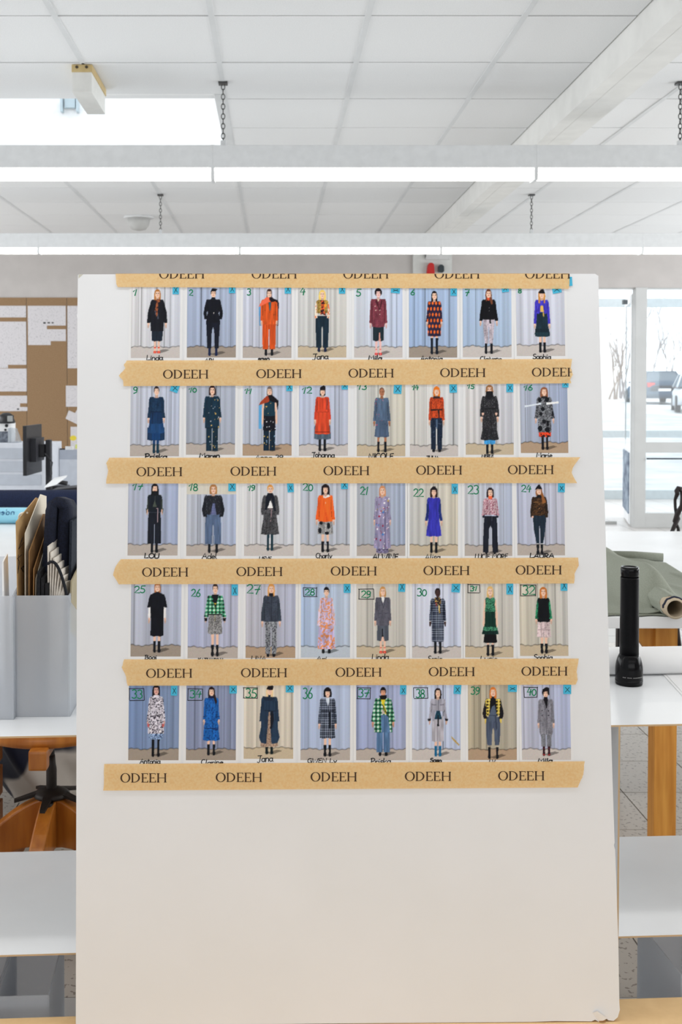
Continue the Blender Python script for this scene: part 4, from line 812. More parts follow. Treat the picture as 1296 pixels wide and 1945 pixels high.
   ex=[('p',(22,20,26),[(-3.4,.125),(3.4,.125),(4.4,.17),(2,.29),(.6,.3),(-2.4,.2),(-4.4,.17)]),('l',(94,94,104),[(-6,.18),(0,.33)],1.1),('l',(94,94,104),[(7,.18),(2,.33)],1.1),('p',(20,18,24),[(-6,.06),(-6,.02),(-1,-.01),(4,-.015),(7,.0),(6.4,.03),(7,.1),(5,.09),(4.6,.05),(-4,.052)]),('e',(40,40,48),-7,.33,1,.009),('e',(40,40,48),5,.335,1,.009),('e',(40,40,48),-7,.4,1,.009),('e',(40,40,48),5,.4,1,.009),('l',(90,90,100),[(1,.34),(.6,.68)],.8),('l',(170,50,50),[(-7.4,.885),(-2,.885)],1),('l',(170,50,50),[(7.4,.885),(2,.885)],1),('l',(190,60,56),[(-7,.975),(-2,.985)],1.2),('l',(190,60,56),[(7,.975),(2,.985)],1.2)]),
}
# left edge, right edge, bottom edge of every picture in the photograph
RECT = {1:(248.6,341.3,679.7),2:(355,448,679),3:(461.3,553.6,679.7),4:(566,658,679),5:(673,764.6,679),6:(777,868.6,679),7:(879.5,972,678.3),8:(982,1074,676),
 9:(247,340,866.4),10:(353.4,446.4,863.6),11:(461,554,865.4),12:(568,661,865.4),13:(678,770,866.4),14:(778.8,870.4,866.4),15:(885,976,863.6),16:(989.7,1079.8,860.4),
 17:(242.5,337.3,1055),18:(354,448,1055.7),19:(463.8,557.8,1055.7),20:(570.5,664.5,1055.5),21:(678,770,1055.7),22:(778.4,870,1055.7),23:(883,973.3,1055.7),24:(983.3,1073.5,1054.6),
 25:(248,343.4,1246.8),26:(356.5,451.7,1250),27:(466.6,561,1249.6),28:(571.7,665,1248.5),29:(677.5,771,1248.6),30:(783.2,876,1249),31:(884,975.5,1248.6),32:(988.2,1080,1245.7),
 33:(243.7,339.3,1443.7),34:(353.3,448,1443.6),35:(463,557,1441),36:(571,665,1443.5),37:(676.7,771,1443.6),38:(783,875,1443.3),39:(889.6,981.9,1443.3),40:(992,1085,1443)}
SKEW = [1.6, 1.0, .8, .5, 0, 0, -.6, -2.2]
RTOP = [543.2, 728.5, 914, 1105, 1298.5]
M_paper = mat('photo_paper', (240, 241, 242), 0.4, scale=3)
def print_mat():
    m = bpy.data.materials.new('printed_picture'); m.use_nodes = True
    nt = m.node_tree; b = nt.nodes['Principled BSDF']; b.inputs['Roughness'].default_value = 0.42; b.inputs['Specular IOR Level'].default_value = 0.10
    a = nt.nodes.new('ShaderNodeVertexColor'); a.layer_name = 'print'
    nt.links.new(a.outputs['Color'], b.inputs['Base Color'])
    return m
M_print = print_mat()
DESC = {1:'black coat, brown scarf and red sandals',2:'all-black high-neck jumpsuit look',3:'rust suit with coral scarf over one shoulder',4:'blond hair, patterned blouse and dark trousers',5:'maroon double-breasted jacket over dark slit skirt',
 6:'dark dress printed with orange ovals',7:'black blouse with pale grey trousers',8:'black beret, violet cardigan, dark flounced skirt',9:'dark blue tiered dress and short hair',10:'dark floral tunic over matching trousers',
 11:'rust and black scarf over starry dark tunic',12:'red dress above a grey-blue hem',13:'shaved head and grey-blue flowered dress',14:'orange hair, rust wrap top, navy satin trousers',15:'long black leather coat with black scarf over chin',16:'grey and black blotched fur coat',
 17:'black cropped jacket and wide black trousers',18:'puffy dark jacket with blue jeans',19:'grey leather coat with black scarf panels',20:'bright orange jacket over spotted skirt',21:'floor-length lavender floral dress',22:'royal blue knee-length dress and black turban',
 23:'pink patterned jacket and wide black trousers',24:'black pointed hat, brown jacket, tapered dark trousers',25:'black cape dress with white sleeves',26:'green plaid short jacket and tweed skirt',27:'slate shirt jacket and grey paisley trousers',28:'loose lilac and orange chiffon dress',
 29:'grey blazer and skirt with red sandals',30:'navy windowpane check coat',31:'sleeveless green fringed dress',32:'black fuzzy top with green sleeves, pink skirt',33:'white coat with dark dashes, tall black boots',34:'long-haired figure in bright blue dress',
 35:'rounded navy coat over tan dress',36:'dark check jacket and matching check skirt',37:'oversized green plaid coat, yellow top, blue trousers',38:'grey cropped jacket, pale skirt and blue boots',39:'yellow plaid jacket and grey cropped trousers',40:'long grey double-breasted coat, black turtleneck'}
NXV, NYV = 80, 124
PRINT = {}
def quad_at(k, u, v):
    """u, v in 0..1 of the visible picture (v = 0 at the bottom)"""
    l, r, b = RECT[k]; row = (k - 1) // 8; cskew = SKEW[(k - 1) % 8]; t = RTOP[row]
    y = b + (t - b) * v; x = l + (r - l) * u + cskew * v
    return (x, y)
gu = np.linspace(0, 1, NXV); gv = np.linspace(0, 1, NYV)
qi = np.arange(NXV * NYV).reshape(NYV, NXV)
QUADS = np.stack([qi[:-1, :-1], qi[:-1, 1:], qi[1:, 1:], qi[1:, :-1]], -1).reshape(-1, 4)
def lin_np(a):
    a = np.clip(a, 0, 255) / 255.0
    return np.where(a <= 0.04045, a / 12.92, ((a + 0.055) / 1.055) ** 2.4)
for k in range(1, 41):
    l, r, b = RECT[k]; row = (k - 1) // 8; t = RTOP[row]
    vis = (b - t) / ((r - l) / LW)                       # visible height in picture units
    cv = Canvas(100 + k)
    d = dict(FIG[k]); d['floor'] = FLR[k]
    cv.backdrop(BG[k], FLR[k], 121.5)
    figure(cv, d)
    if k == 38: cv.poly([(74.5, 97), (78, 100), (90, 113), (89, 115), (80, 107), (75.5, 101)], (178, 148, 72))
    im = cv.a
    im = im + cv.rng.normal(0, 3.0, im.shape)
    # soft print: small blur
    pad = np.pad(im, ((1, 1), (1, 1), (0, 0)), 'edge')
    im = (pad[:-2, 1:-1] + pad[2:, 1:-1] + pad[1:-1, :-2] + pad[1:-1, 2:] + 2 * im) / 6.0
    org = p2b((l + r) / 2, b)
    # paper
    wpx = r - l
    pa = [quad_at(k, -0.05, -0.075), quad_at(k, 1.05, -0.075), quad_at(k, 1.05, 1.02), quad_at(k, -0.05, 1.02)]
    DX = DESC[k]
    pr = board_obj('photo_print', flat([pa], 0.0002, 0.0006, org).mesh('photo_print', M_paper), None,
        'photo print of a standing figure: ' + DX, 'photo', 'fashion photos taped to the board', org)
    PRINT[k] = (pr, org)
    cs = [p2b(*quad_at(k, uu, vv)) for uu, vv in ((0, 0), (1, 0), (1, 1), (0, 1))]
    cs = np.array(cs) - np.array(org)
    U, V = np.meshgrid(gu, gv)
    XYZ = (cs[0][None, None] * ((1 - U) * (1 - V))[..., None] + cs[1][None, None] * (U * (1 - V))[..., None] + cs[2][None, None] * (U * V)[..., None] + cs[3][None, None] * ((1 - U) * V)[..., None])
    co = np.concatenate([XYZ, np.full(U.shape + (1,), 0.0008)], -1).reshape(-1, 3)
    me = bpy.data.meshes.new('printed_picture')
    me.vertices.add(len(co)); me.vertices.foreach_set('co', co.astype(np.float32).ravel())
    me.loops.add(QUADS.size); me.loops.foreach_set('vertex_index', QUADS.ravel().astype(np.int32))
    me.polygons.add(len(QUADS)); me.polygons.foreach_set('loop_start', np.arange(0, QUADS.size, 4, dtype=np.int32))
    me.update(calc_edges=True)
    ix = np.clip((gu * LW * SS).astype(int), 0, LW * SS - 1)
    iy = np.clip(((LH - gv * vis) * SS).astype(int), 0, LH * SS - 1)
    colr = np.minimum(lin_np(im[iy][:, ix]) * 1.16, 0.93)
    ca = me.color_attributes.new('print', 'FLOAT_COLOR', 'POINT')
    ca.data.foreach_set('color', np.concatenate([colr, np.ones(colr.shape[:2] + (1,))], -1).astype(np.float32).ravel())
    me.materials.append(M_print)
    board_obj('printed_picture', me, pr)

# ------------------------------------------------------------------ handwriting
G = {}   # glyph: (width, [strokes])
def g(ch, w, *st): G[ch] = (w, st)
def arc(cx, cy, rx, ry, a0, a1, n=9):
    return [(cx + rx * math.cos(math.radians(a0 + (a1 - a0) * i / (n - 1))), cy + ry * math.sin(math.radians(a0 + (a1 - a0) * i / (n - 1)))) for i in range(n)]
g('A', .75, [(0, 0), (.36, 1), (.66, 0)], [(.12, .36), (.58, .36)])
g('B', .66, [(.08, 0), (.12, 1)], [(.0, .95)] + arc(.25, .76, .25, .24, 90, -90) + arc(.25, .26, .32, .26, 90, -90) + [(.05, 0)])
g('C', .66, arc(.36, .5, .34, .5, 60, 300, 11))
g('E', .6, [(.5, 1), (.08, .96), (.06, .04), (.52, 0)], [(.06, .52), (.42, .54)])
g('G', .74, arc(.38, .5, .34, .5, 55, 320, 11) + [(.68, .45), (.4, .45)], [(.66, .46), (.64, -.08)])
g('H', .74, [(.06, 0), (.1, 1)], [(.6, 0), (.62, 1)], [(.08, .5), (.62, .54)])
g('I', .26, [(.1, 0), (.13, 1)])
g('J', .62, [(.02, .96), (.6, 1.0)], [(.42, .98), (.36, .05), (.2, -.2), (.0, -.05)])
g('K', .66, [(.06, 0), (.08, 1)], [(.56, 1), (.1, .48), (.6, 0)])
g('L', .58, [(.1, 1), (.06, .02), (.54, .06)])
g('M', .86, [(.02, 0), (.1, 1), (.4, .4), (.7, 1), (.78, 0)])
g('N', .74, [(.04, 0), (.08, 1), (.58, .02), (.62, 1)])
g('O', .76, arc(.38, .5, .34, .5, 90, 450, 14))
g('P', .64, [(.08, 0), (.12, 1)], [(.0, .9)] + arc(.26, .72, .3, .28, 90, -90) + [(.1, .44)])
g('R', .66, [(.06, 0), (.1, 1)], [(.02, .94)] + arc(.25, .74, .26, .26, 90, -90) + [(.14, .48), (.58, 0)])
g('S', .6, arc(.32, .76, .25, .24, 50, 230) + arc(.28, .26, .27, .26, 60, -150))
g('T', .66, [(0, .98), (.62, 1)], [(.32, 1), (.3, 0)])
g('U', .7, [(.06, 1), (.06, .25)] + arc(.32, .22, .26, .22, 180, 360) + [(.6, 1)])
g('V', .66, [(.02, 1), (.3, 0), (.6, 1)])
g('W', .95, [(.02, 1), (.2, 0), (.44, .7), (.64, 0), (.88, 1)])
X = .56
g('a', .6, arc(.26, .28, .24, .28, 70, 420, 11), [(.5, X), (.48, .1), (.6, .0)])
g('b', .56, [(.06, 1), (.06, 0)], arc(.28, .27, .22, .27, 180, -170, 10))
g('c', .48, arc(.28, .28, .25, .28, 60, 310))
g('d', .58, arc(.26, .28, .24, .28, 60, 400, 11), [(.52, 1.02), (.5, .0)])
g('e', .52, [(.06, .28), (.46, .34)] + arc(.27, .28, .22, .28, 15, 320, 9))
g('g', .56, arc(.26, .28, .23, .28, 60, 400, 11), [(.5, X), (.46, -.3), (.12, -.3)])
g('h', .56, [(.06, 1), (.06, 0)], [(.06, .36)] + arc(.27, .34, .2, .22, 150, 0) + [(.48, 0)])
g('i', .26, [(.1, X), (.12, 0)], [(.12, .8), (.15, .84)])
g('k', .54, [(.06, 1), (.06, 0)], [(.44, .58), (.08, .26), (.48, 0)])
g('l', .28, [(.12, 1.02), (.08, .08), (.24, 0)])
g('n', .56, [(.05, X), (.05, 0)], [(.05, .34)] + arc(.26, .34, .2, .22, 150, 0) + [(.47, 0)])
g('o', .54, arc(.26, .28, .23, .28, 90, 450, 12))
g('p', .56, [(.06, X), (.04, -.34)], arc(.27, .28, .22, .28, 180, -170, 10))
g('r', .44, [(.06, X), (.08, 0)], [(.08, .3), (.2, .52), (.4, .52)])
g('s', .46, arc(.26, .42, .18, .14, 40, 230) + arc(.22, .15, .2, .15, 60, -150))
g('t', .44, [(.2, .92), (.18, .06), (.36, .0)], [(.02, .6), (.4, .62)])
g('u', .58, [(.06, X), (.06, .16)] + arc(.26, .16, .2, .16, 180, 330) + [(.48, X), (.5, 0)])
g('v', .5, [(.02, X), (.22, 0), (.46, X)])
g('w', .72, [(.02, X), (.16, 0), (.34, .42), (.5, 0), (.68, X)])
g('y', .56, [(.04, X), (.24, .08)], [(.5, X), (.12, -.36)])
g(' ', .4)
g('0', .62, arc(.3, .42, .26, .42, 90, 450, 14))
g('1', .5, [(.02, .62), (.4, 1), (.22, 0)])
g('2', .66, [(.06, .84)] + arc(.32, .74, .24, .26, 150, -40) + [(.06, .06), (.62, .04)])
g('3', .62, [(.08, .92)] + arc(.28, .76, .24, .24, 110, -70, 8) + arc(.28, .26, .28, .28, 80, -140, 8))
g('4', .64, [(.34, 1), (.02, .4), (.6, .46)], [(.5, .78), (.4, 0)])
g('5', .62, [(.6, 1), (.2, .98), (.12, .56)] + arc(.28, .3, .28, .3, 110, -140, 9))
g('6', .6, [(.46, 1), (.14, .5)] + arc(.3, .26, .24, .26, 160, -200, 12))
g('7', .62, [(.04, .98), (.58, 1), (.24, 0)], [(.12, .5), (.56, .54)])
g('8', .6, arc(.3, .75, .2, .24, 270, 630, 12), arc(.3, .25, .25, .26, 90, 450, 12))
g('9', .6, arc(.28, .72, .22, .26, 20, 380, 12), [(.5, .75), (.46, .2), (.1, -.02)])
g('x', .6, [(.04, 0), (.52, 1)], [(.06, 1), (.56, .04)])
def write_px(text, x0, x1, ytop, ybase, slant=.12, rng=random):
    tot = sum(G[c][0] for c in text); sx = (x1 - x0) / max(tot, .01); h = ybase - ytop; out = []; x = 0
    for c in text:
        w, st = G[c]; jy = rng.uniform(-.05, .05)
        for s_ in st:
            out.append([(x0 + (x + px + slant * py * .5) * sx, ybase - (py + jy) * h) for px, py in s_])
        x += w
    return out
def ribbon(strokes, w, z, org, mb=None):
    """flat ink strokes on the board plane"""
    mb = mb or MB()
    for s_ in strokes:
        pts = [Vector((*p2b(*q), 0)) - Vector((org[0], org[1], 0)) for q in s_]
        n = len(pts)
        if n < 2: continue
        L_, R_ = [], []
        for i in range(n):
            dd = pts[min(i + 1, n - 1)] - pts[max(i - 1, 0)]
            if dd.length < 1e-7: dd = Vector((1e-4, 0, 0))
            dd.normalize(); nn = Vector((-dd.y, dd.x, 0)) * w / 2
            e = dd * (w * .35 if i == n - 1 else -w * .35 if i == 0 else 0)
            L_.append(pts[i] + nn + e); R_.append(pts[i] - nn + e)
        vs = [(p.x, p.y, z) for p in L_] + [(p.x, p.y, z) for p in R_]
        mb.add(vs, [(n + i, n + i + 1, i + 1, i) for i in range(n - 1)])
    return mb
M_green = mat('green_marker', (0, 132, 88), 0.6)
M_pen = mat('black_marker', (16, 15, 18), 0.6)
M_sticky = mat('blue_sticky', (64, 184, 222), 0.6, scale=4)
NUMS = {1:(253,261,549,561),2:(359,367,551,562),3:(469,477,548,560),4:(570,580,547,560),5:(676,686,550,563),6:(780,788,550,560),7:(883,892,550,562),8:(984,991,549,557),9:(253,262,735,747),10:(359,374,736,745),11:(465,479,738,748),12:(574,593,735,747),13:(679,697,729,740),14:(783,795,732,741),15:(888,901,730,738),16:(995,1012,731,741),17:(252,272,918,931),18:(359,376,919,932),19:(471,485,922,932),20:(575,595,918,932),21:(684,700,925,940),22:(785,805,928,943),23:(888,910,922,938),24:(990,1009,922,935),25:(255,276,1113,1126),26:(363,381,1119,1133),27:(468,495,1111,1128),28:(579,598,1119,1131),29:(686,705,1122,1135),30:(792,811,1118,1132),31:(893,907,1113,1122),32:(992,1017,1113,1130),33:(250,271,1310,1326),34:(360,383,1311,1325),35:(466,488,1308,1325),36:(575,594,1306,1326),37:(680,702,1309,1324),38:(790,807,1309,1325),39:(894,912,1305,1319),40:(1001,1019,1307,1321)}
BOXES = {28:(577,602,1116,1133),29:(682,710,1119,1138),31:(889,911,1110,1126),32:(989,1018,1111,1131),33:(246,273.5,1308,1330),34:(357,385,1308,1330),35:(463,489,1306,1326),37:(679,704,1306,1327),38:(786,812,1306,1326),40:(996,1021,1305,1324)}
NAMES = {1:('Linda',278,310,675,684),2:('ARI',389,406,681,688.5),3:('saso',490,512,677,685.5),4:('Jana',594,624,672,682),5:('Mila',700,726,675,685),6:('Antonia',799,841,676,686),7:('Claivene',912,953,677,685.5),8:('Sophia',1012,1047,673,682),9:('Priska',275,318,862,871.5),10:('Maren',379,418,861,869.5),11:('Anna 39',485,538,864.5,873),12:('Johanna',592,636,859,868.5),13:('NICOLE',700,748,861.5,872),14:('JULIA',810,834,866,873),15:('MERLE',915,938,863,869),16:('Marie',1019,1049,859,869.5),17:('LOU',274,303,1051,1060),18:('Adel',384,412,1051,1061),19:('LIEVE',492,516,1057.5,1064),20:('Charly',600,631,1051,1060),21:('ALWINE',708,757,1052,1062.5),22:('Alisa',807,837,1052,1063.5),23:('LUCIE MORE',902,965,1052,1061),24:('LAURA',1006,1053,1051,1059.5),25:('Bogi',275,298,1244,1252),26:('KATHARINA',376,426,1250,1257),27:('LINA',477,506,1246,1255),28:('Ari',601,621,1246.5,1255),29:('Linda',706,739,1242,1253),30:('Sonia',813,840,1246,1256.5),31:('Lucie',912,945,1246,1255),32:('Sophia',1014,1050,1243,1253),33:('Antonia',266,305,1441,1450),34:('Clarine',382,424,1443,1452),35:('Jana',489,519,1434.5,1446),36:('GWEN Ly',584,640,1440,1448.5),37:('Priska',704,743,1440,1451),38:('Saso',817,839,1440,1447.5),39:('LV',929,941,1443,1449.5),40:('Mila',1022,1050,1440,1448.5)}
BOLD = {9, 10, 13, 17, 21, 24, 40, 38, 3, 5}
random.seed(21)
def rc(v): return 'plain'
for k in range(1, 41):
    pr, org = PRINT[k]
    x0, x1, y0, y1 = NUMS[k]
    st = write_px(str(k), x0, x1, y0, y1, .05)
    board_obj('handwritten_number', ribbon(st, .0021, .00105, org).mesh('handwritten_number', M_green), pr)
    if k in BOXES:
        a, b_, c_, d_ = BOXES[k]; j = lambda: random.uniform(-1, 1)
        bx = [[(a + j(), c_), (b_ + j(), c_ + j())], [(b_, c_ + j()), (b_ + j(), d_ + j())], [(b_ + j(), d_), (a + j(), d_ + j())], [(a, d_ + j()), (a + j(), c_ + j())]]
        board_obj('drawn_frame', ribbon(bx, .0013, .0011, org).mesh('drawn_frame', M_pen), pr)
    tx, x0, x1, y0, y1 = NAMES[k]
    st = write_px(tx, x0, x1, y0, y1, .14)
    board_obj('handwritten_caption', ribbon(st, .0021 if k in BOLD else .0016, .00112, org).mesh('handwritten_caption', M_pen), pr)
TABS = {1:(328,340,541,559,0),2:(435,447,538,557,0),3:(541,553,540,558,0),4:(644,656,540,558,0),5:(743,760,545,557,.1),6:(856,868,545,562,.03),7:(953,966,539,555,-.12),8:(1049,1066,542,557,-.2),
 9:(325,340,728,745,.35),11:(544,556,726,743,0),12:(649,661,724,740,0),13:(748,763,729,748,.05),14:(854,868,728,746,-.03),15:(962,975,727,745,0),16:(1068,1080,720,736,0),
 18:(434,448,914,933,0),19:(546,558,917,935,-.08),20:(648,661,911,929,0),22:(858,870,919,938,0),24:(1060,1073,918,935,.03),
 26:(440,452,1110,1131,0),28:(653,666,1108,1126,0),29:(757,770,1104,1124,.06),30:(858,874,1107,1125,.08),31:(962,975,1108,1129,0),32:(1065,1078,1101,1122,0),
 33:(325,337,1302,1321,.03),34:(436,450,1300,1317,0),35:(543,558,1297,1315,0),37:(760,772,1301,1319,.03),38:(862,876,1300,1318,.06),39:(965,982,1300,1314,.02),40:(1070,1085,1300,1318,0)}
SHORT = {1:'black coat and red sandals',2:'all-black jumpsuit',3:'rust suit',4:'blond hair and patterned blouse',5:'maroon jacket',6:'dress with orange ovals',7:'black blouse and pale trousers',8:'violet cardigan',9:'dark blue tiered dress',11:'rust and black scarf',12:'red dress',13:'flowered grey-blue dress',14:'orange hair and rust top',15:'long black leather coat',16:'blotched fur coat',18:'puffy jacket and blue jeans',19:'grey leather coat',20:'bright orange jacket',22:'royal blue dress',24:'pointed black hat',26:'green plaid short jacket',28:'lilac and orange chiffon dress',29:'grey blazer and skirt',30:'navy check coat',31:'green fringed dress',32:'pink skirt and green sleeves',33:'white coat with dark dashes',34:'bright blue dress',35:'rounded navy coat',37:'oversized green plaid coat',38:'blue boots',39:'yellow plaid jacket',40:'long grey coat'}
def rect_rot(x0, x1, y0, y1, a):
    cx, cy = (x0 + x1) / 2, (y0 + y1) / 2
    return [(cx + (x - cx) * math.cos(a) - (y - cy) * math.sin(a), cy + (x - cx) * math.sin(a) + (y - cy) * math.cos(a)) for x, y in ((x0, y0), (x1, y0), (x1, y1), (x0, y1))]
for k, (x0, x1, y0, y1, a) in TABS.items():
    q = rect_rot(x0, x1, y0, y1, a); org = p2b((x0 + x1) / 2, (y0 + y1) / 2)
    mb = flat([q], .0013, .0015, org)
    tb = board_obj('sticky_tab', mb.mesh('sticky_tab', M_sticky), None, 'blue sticky tab with a cross, on the photo with ' + SHORT[k], 'sticky note', 'blue sticky tabs on the photos', org)
    st = write_px('x', x0 + 3, x1 - 2.4, y0 + 5.5, y1 - 3.5, 0)
    board_obj('drawn_cross', ribbon(st, .0011, .00165, org).mesh('drawn_cross', mat('green_black_pen', (10, 70, 76), .6)), tb)
q = [(1076.5, 526), (1086.5, 526), (1087.5, 543), (1080, 543.5)]; org = p2b(1081, 535)
board_obj('sticky_tab', flat([q], .0013, .0015, org).mesh('sticky_tab', M_sticky), None, 'plain blue sticky tab poking out at the right end of the topmost tape', 'sticky note', 'blue sticky tabs on the photos', org)

# ------------------------------------------------------------------ shelf unit of thin white boards, turned a little
S1Z, S2Z = HC - 0.656, HC - 1.073
sl_, sr_ = at_z(0, 1399, S1Z), at_z(1296, 1375, S1Z)
sd = (sr_ - sl_).normalized(); SANG = math.atan2(sd.y, sd.x)
shelf = empty('shelf_unit', (sl_.x, sl_.y, 0), 'low open shelf unit of thin white boards behind the big white board', 'shelf', None, SANG)
MS = Matrix.Translation((sl_.x, sl_.y, 0)) @ Matrix.Rotation(SANG, 4, 'Z'); MSI = MS.inverted()
def sloc(px, py, z): return MSI @ at_z(px, py, z)
M_lac = mat('shelf_white', (238, 240, 242), 0.22, scale=3)
M_edge = mat('shelf_edge_brown', (206, 178, 140), 0.8)
SD = 0.47; SX0, SX1 = -0.75, 2.6
def board_part(name, a, b):
    o = MB().box(a, b); o.m = [0] * 6
    o.m[2] = 1                                     # front edge raw
    return o.build(name, [M_lac, M_edge], shelf)
board_part('shelf_board', (SX0, 0, S1Z - 0.0035), (SX1, SD, S1Z))
board_part('shelf_board', (SX0, 0, S2Z - 0.0035), (SX1, SD, S2Z))
board_part('shelf_board', (SX0, 0, 0.03), (SX1, SD - 0.2, 0.036))
dvx = sloc(1184, 1381, S1Z).x
for x in (SX0, dvx - 0.004, SX1 - 0.004):
    board_part('upright_board', (x, 0.0, 0.036), (x + 0.0035, SD, S2Z - 0.0035))
    board_part('upright_board', (x, 0.0, S2Z), (x + 0.0035, SD, S1Z - 0.0035))
    for y in (0.02, SD - 0.25): MB().box((x - 0.02, y, 0), (x + 0.03, y + 0.03, 0.03)).build('foot', M_lac, shelf)

def on_shelf(px, py, z=S1Z): return at_z(px, py, z)
# ------------------------------------------------------------------ torch
p = on_shelf(1195, 1299, S1Z)
k = p.y / F
torch = empty('flashlight', (p.x, p.y, S1Z), 'black metal flashlight standing head down on the upper shelf', 'flashlight', None, 0.3)
M_torch = mat('anodised_black', (9, 9, 11), 0.16, c2=(11, 11, 13), scale=90, spec=0.18)
M_torch2 = mat('knurled_black', (11, 11, 13), 0.33, c2=(7, 7, 9), scale=500, bump=0.2, spec=.12)
r0 = 25.5 * k
MB().lathe([(r0 * .97, 0), (r0, .003), (r0, .034), (r0 * .985, .041), (r0 * .93, .050), (r0 * .84, .059), (r0 * .76, .064), (r0 * .70, .067)], 40).build('lamp_head', M_torch, torch)
MB().lathe([(r0 * 1.003, .006), (r0 * 1.01, .009), (r0 * 1.01, .0095), (r0 * 1.003, .012)], 40).build('head_ring', M_torch, torch)
MB().lathe([(r0 * .70, .067), (r0 * .69, .10), (r0 * .69, .15), (r0 * .67, .155), (r0 * .67, .235), (r0 * .68, .238)], 40).build('barrel', M_torch2, torch)
MB().lathe([(r0 * .64, .238), (r0 * .64, .243), (r0 * .67, .245), (r0 * .67, .257), (r0 * .62, .261), (r0 * .5, .261), (r0 * .48, .2595)], 40).build('tail_cap', M_torch, torch)
MB().rbox((-.006, r0 * .6, .175), (.006, r0 * .73, .187), .002).build('switch', mat('rubber_black', (10, 10, 12), .7), torch)
mr = MB()
rr = random.Random(3)
for i in range(26):
    a = -2.6 + i * 0.085
    if rr.random() < .2: continue
    c_, s_ = math.cos(a), math.sin(a); R_ = r0 * 1.004
    for z0, z1, w in ((.0195, .0215, .0016),):
        t = Vector((-s_, c_, 0)) * w / 2; pnt = Vector((c_ * R_, s_ * R_, 0))
        mr.add([(pnt - t).to_tuple()[:2] + (z0,), (pnt + t).to_tuple()[:2] + (z0,), (pnt + t).to_tuple()[:2] + (z1 - rr.random() * .001,), (pnt - t).to_tuple()[:2] + (z1,)], [(0, 1, 2, 3)])
mr.build('engraved_lettering', mat('engraving_grey', (150, 148, 146), .5), torch)

# paper roll lying along the back edge of the upper shelf, sheets of paper
p = on_shelf(1228, 1280, S1Z); rad = 26 * p.y / F
q = MSI @ p
rl = empty('paper_roll', MS @ Vector((dvx + .16, q.y, S1Z + rad)), 'thick white paper roll lying behind the flashlight on the shelf', 'paper roll', None, SANG)
M_paper2 = mat('white_paper', (238, 238, 238), 0.8, scale=5)
rb_ = MB()
prof = []
for xx, ro in ((-.42, rad * .45), (-.42, rad), (.8, rad), (.8, rad * .45), (-.42, rad * .45)):
    prof.append((xx, ro))
seg = 36; vs = []; fs = []
for xx, ro in prof:
    for kk in range(seg): vs.append((xx, ro * math.cos(2 * math.pi * kk / seg), ro * math.sin(2 * math.pi * kk / seg)))
for i in range(4):
    for kk in range(seg): fs.append((i * seg + kk, (i + 1) * seg + kk, (i + 1) * seg + (kk + 1) % seg, i * seg + (kk + 1) % seg))
rb_.add(vs, fs, 0, True); rb_.build('rolled_paper', M_paper2, rl)
MB().tube([(-.421, 0, 0), (.801, 0, 0)], rad * .45, 24).build('roll_core', mat('core_grey', (180, 170, 155), .8), rl)
q1, q2, q3, q4 = (MSI @ on_shelf(*a) for a in ((1258, 1280), (1300, 1326), (1420, 1318), (1390, 1276)))
for i, (dz, dx, lab) in enumerate(((.0004, 0, 'white paper sheets lying flat on the shelf right of the flashlight'), (.0012, .006, 'top white paper sheet, slightly shifted, right of the flashlight'))):
    pts = [MS @ Vector((q_.x + dx, q_.y - dx * .6, S1Z + dz)) for q_ in (q1, q2, q3, q4)]
    o = MB().prism([(v.x, v.y, v.z) for v in pts], (0, 0, .0006)).build('paper_sheet', M_paper2)
    tag(o, lab, 'paper', 'sheets on the shelf')

# ------------------------------------------------------------------ frosted magazine holders
def frosted():
    m = bpy.data.materials.new('frosted_plastic'); m.use_nodes = True
    nt = m.node_tree; n = nt.nodes; L = nt.links; n.remove(n['Principled BSDF'])
    rf = n.new('ShaderNodeBsdfRefraction'); rf.inputs['Roughness'].default_value = .38; rf.inputs['IOR'].default_value = 1.08; rf.inputs['Color'].default_value = (.96, .97, .98, 1)
    tl = n.new('ShaderNodeBsdfTranslucent'); tl.inputs['Color'].default_value = (.9, .92, .95, 1)
    df = n.new('ShaderNodeBsdfDiffuse'); df.inputs['Color'].default_value = (.80, .83, .88, 1)
    tp = n.new('ShaderNodeBsdfTransparent'); tp.inputs['Color'].default_value = (.97, .98, .99, 1)
    gl = n.new('ShaderNodeBsdfGlossy'); gl.inputs['Roughness'].default_value = .35
    def mx(a, b, f):
        q = n.new('ShaderNodeMixShader'); q.inputs['Fac'].default_value = f; L.new(a.outputs[0], q.inputs[1]); L.new(b.outputs[0], q.inputs[2]); return q
    r = mx(mx(mx(mx(rf, tl, .42), df, .40), tp, .16), gl, .05)
    L.new(r.outputs[0], n['Material Output'].inputs['Surface'])
    return m
M_frost = frosted()
def holder(px0, px1, pyb, z, hf, hb, dep, label, th=.003, ang=0.0):
    if pyb is None: a = MS @ Vector((px0, .014, z)); w = px1 - px0
    else: a = at_z(px0, pyb, z); w = (at_z(px1, pyb, z) - a).length
    h = empty('magazine_holder', (a.x, a.y, z), label, 'magazine holder', 'frosted magazine holders', ang)
    # one continuous shell: outer and inner skins
    def side(x0, x1):
        return MB().prism([(x0, 0, 0), (x0, dep, 0), (x0, dep, hb), (x0, dep * .75, hb), (x0, 0.01, hf), (x0, 0, hf)], (x1 - x0, 0, 0))
    side(0, th).build('side_wall', M_frost, h); side(w - th, w).build('side_wall', M_frost, h)
    MB().rbox((th, 0, 0), (w - th, th, hf), .0008).build('front_wall', M_frost, h)
    MB().box((th, dep - th, 0), (w - th, dep, hb)).build('back_wall', M_frost, h)
    MB().box((th, th, 0), (w - th, dep - th, th)).build('bottom', M_frost, h)
    return h, w
H1, w1 = holder(29, 133, 1362, S1Z, .243, .285, .26, 'frosted magazine holder crammed with folders and fabric swatches', ang=.02)
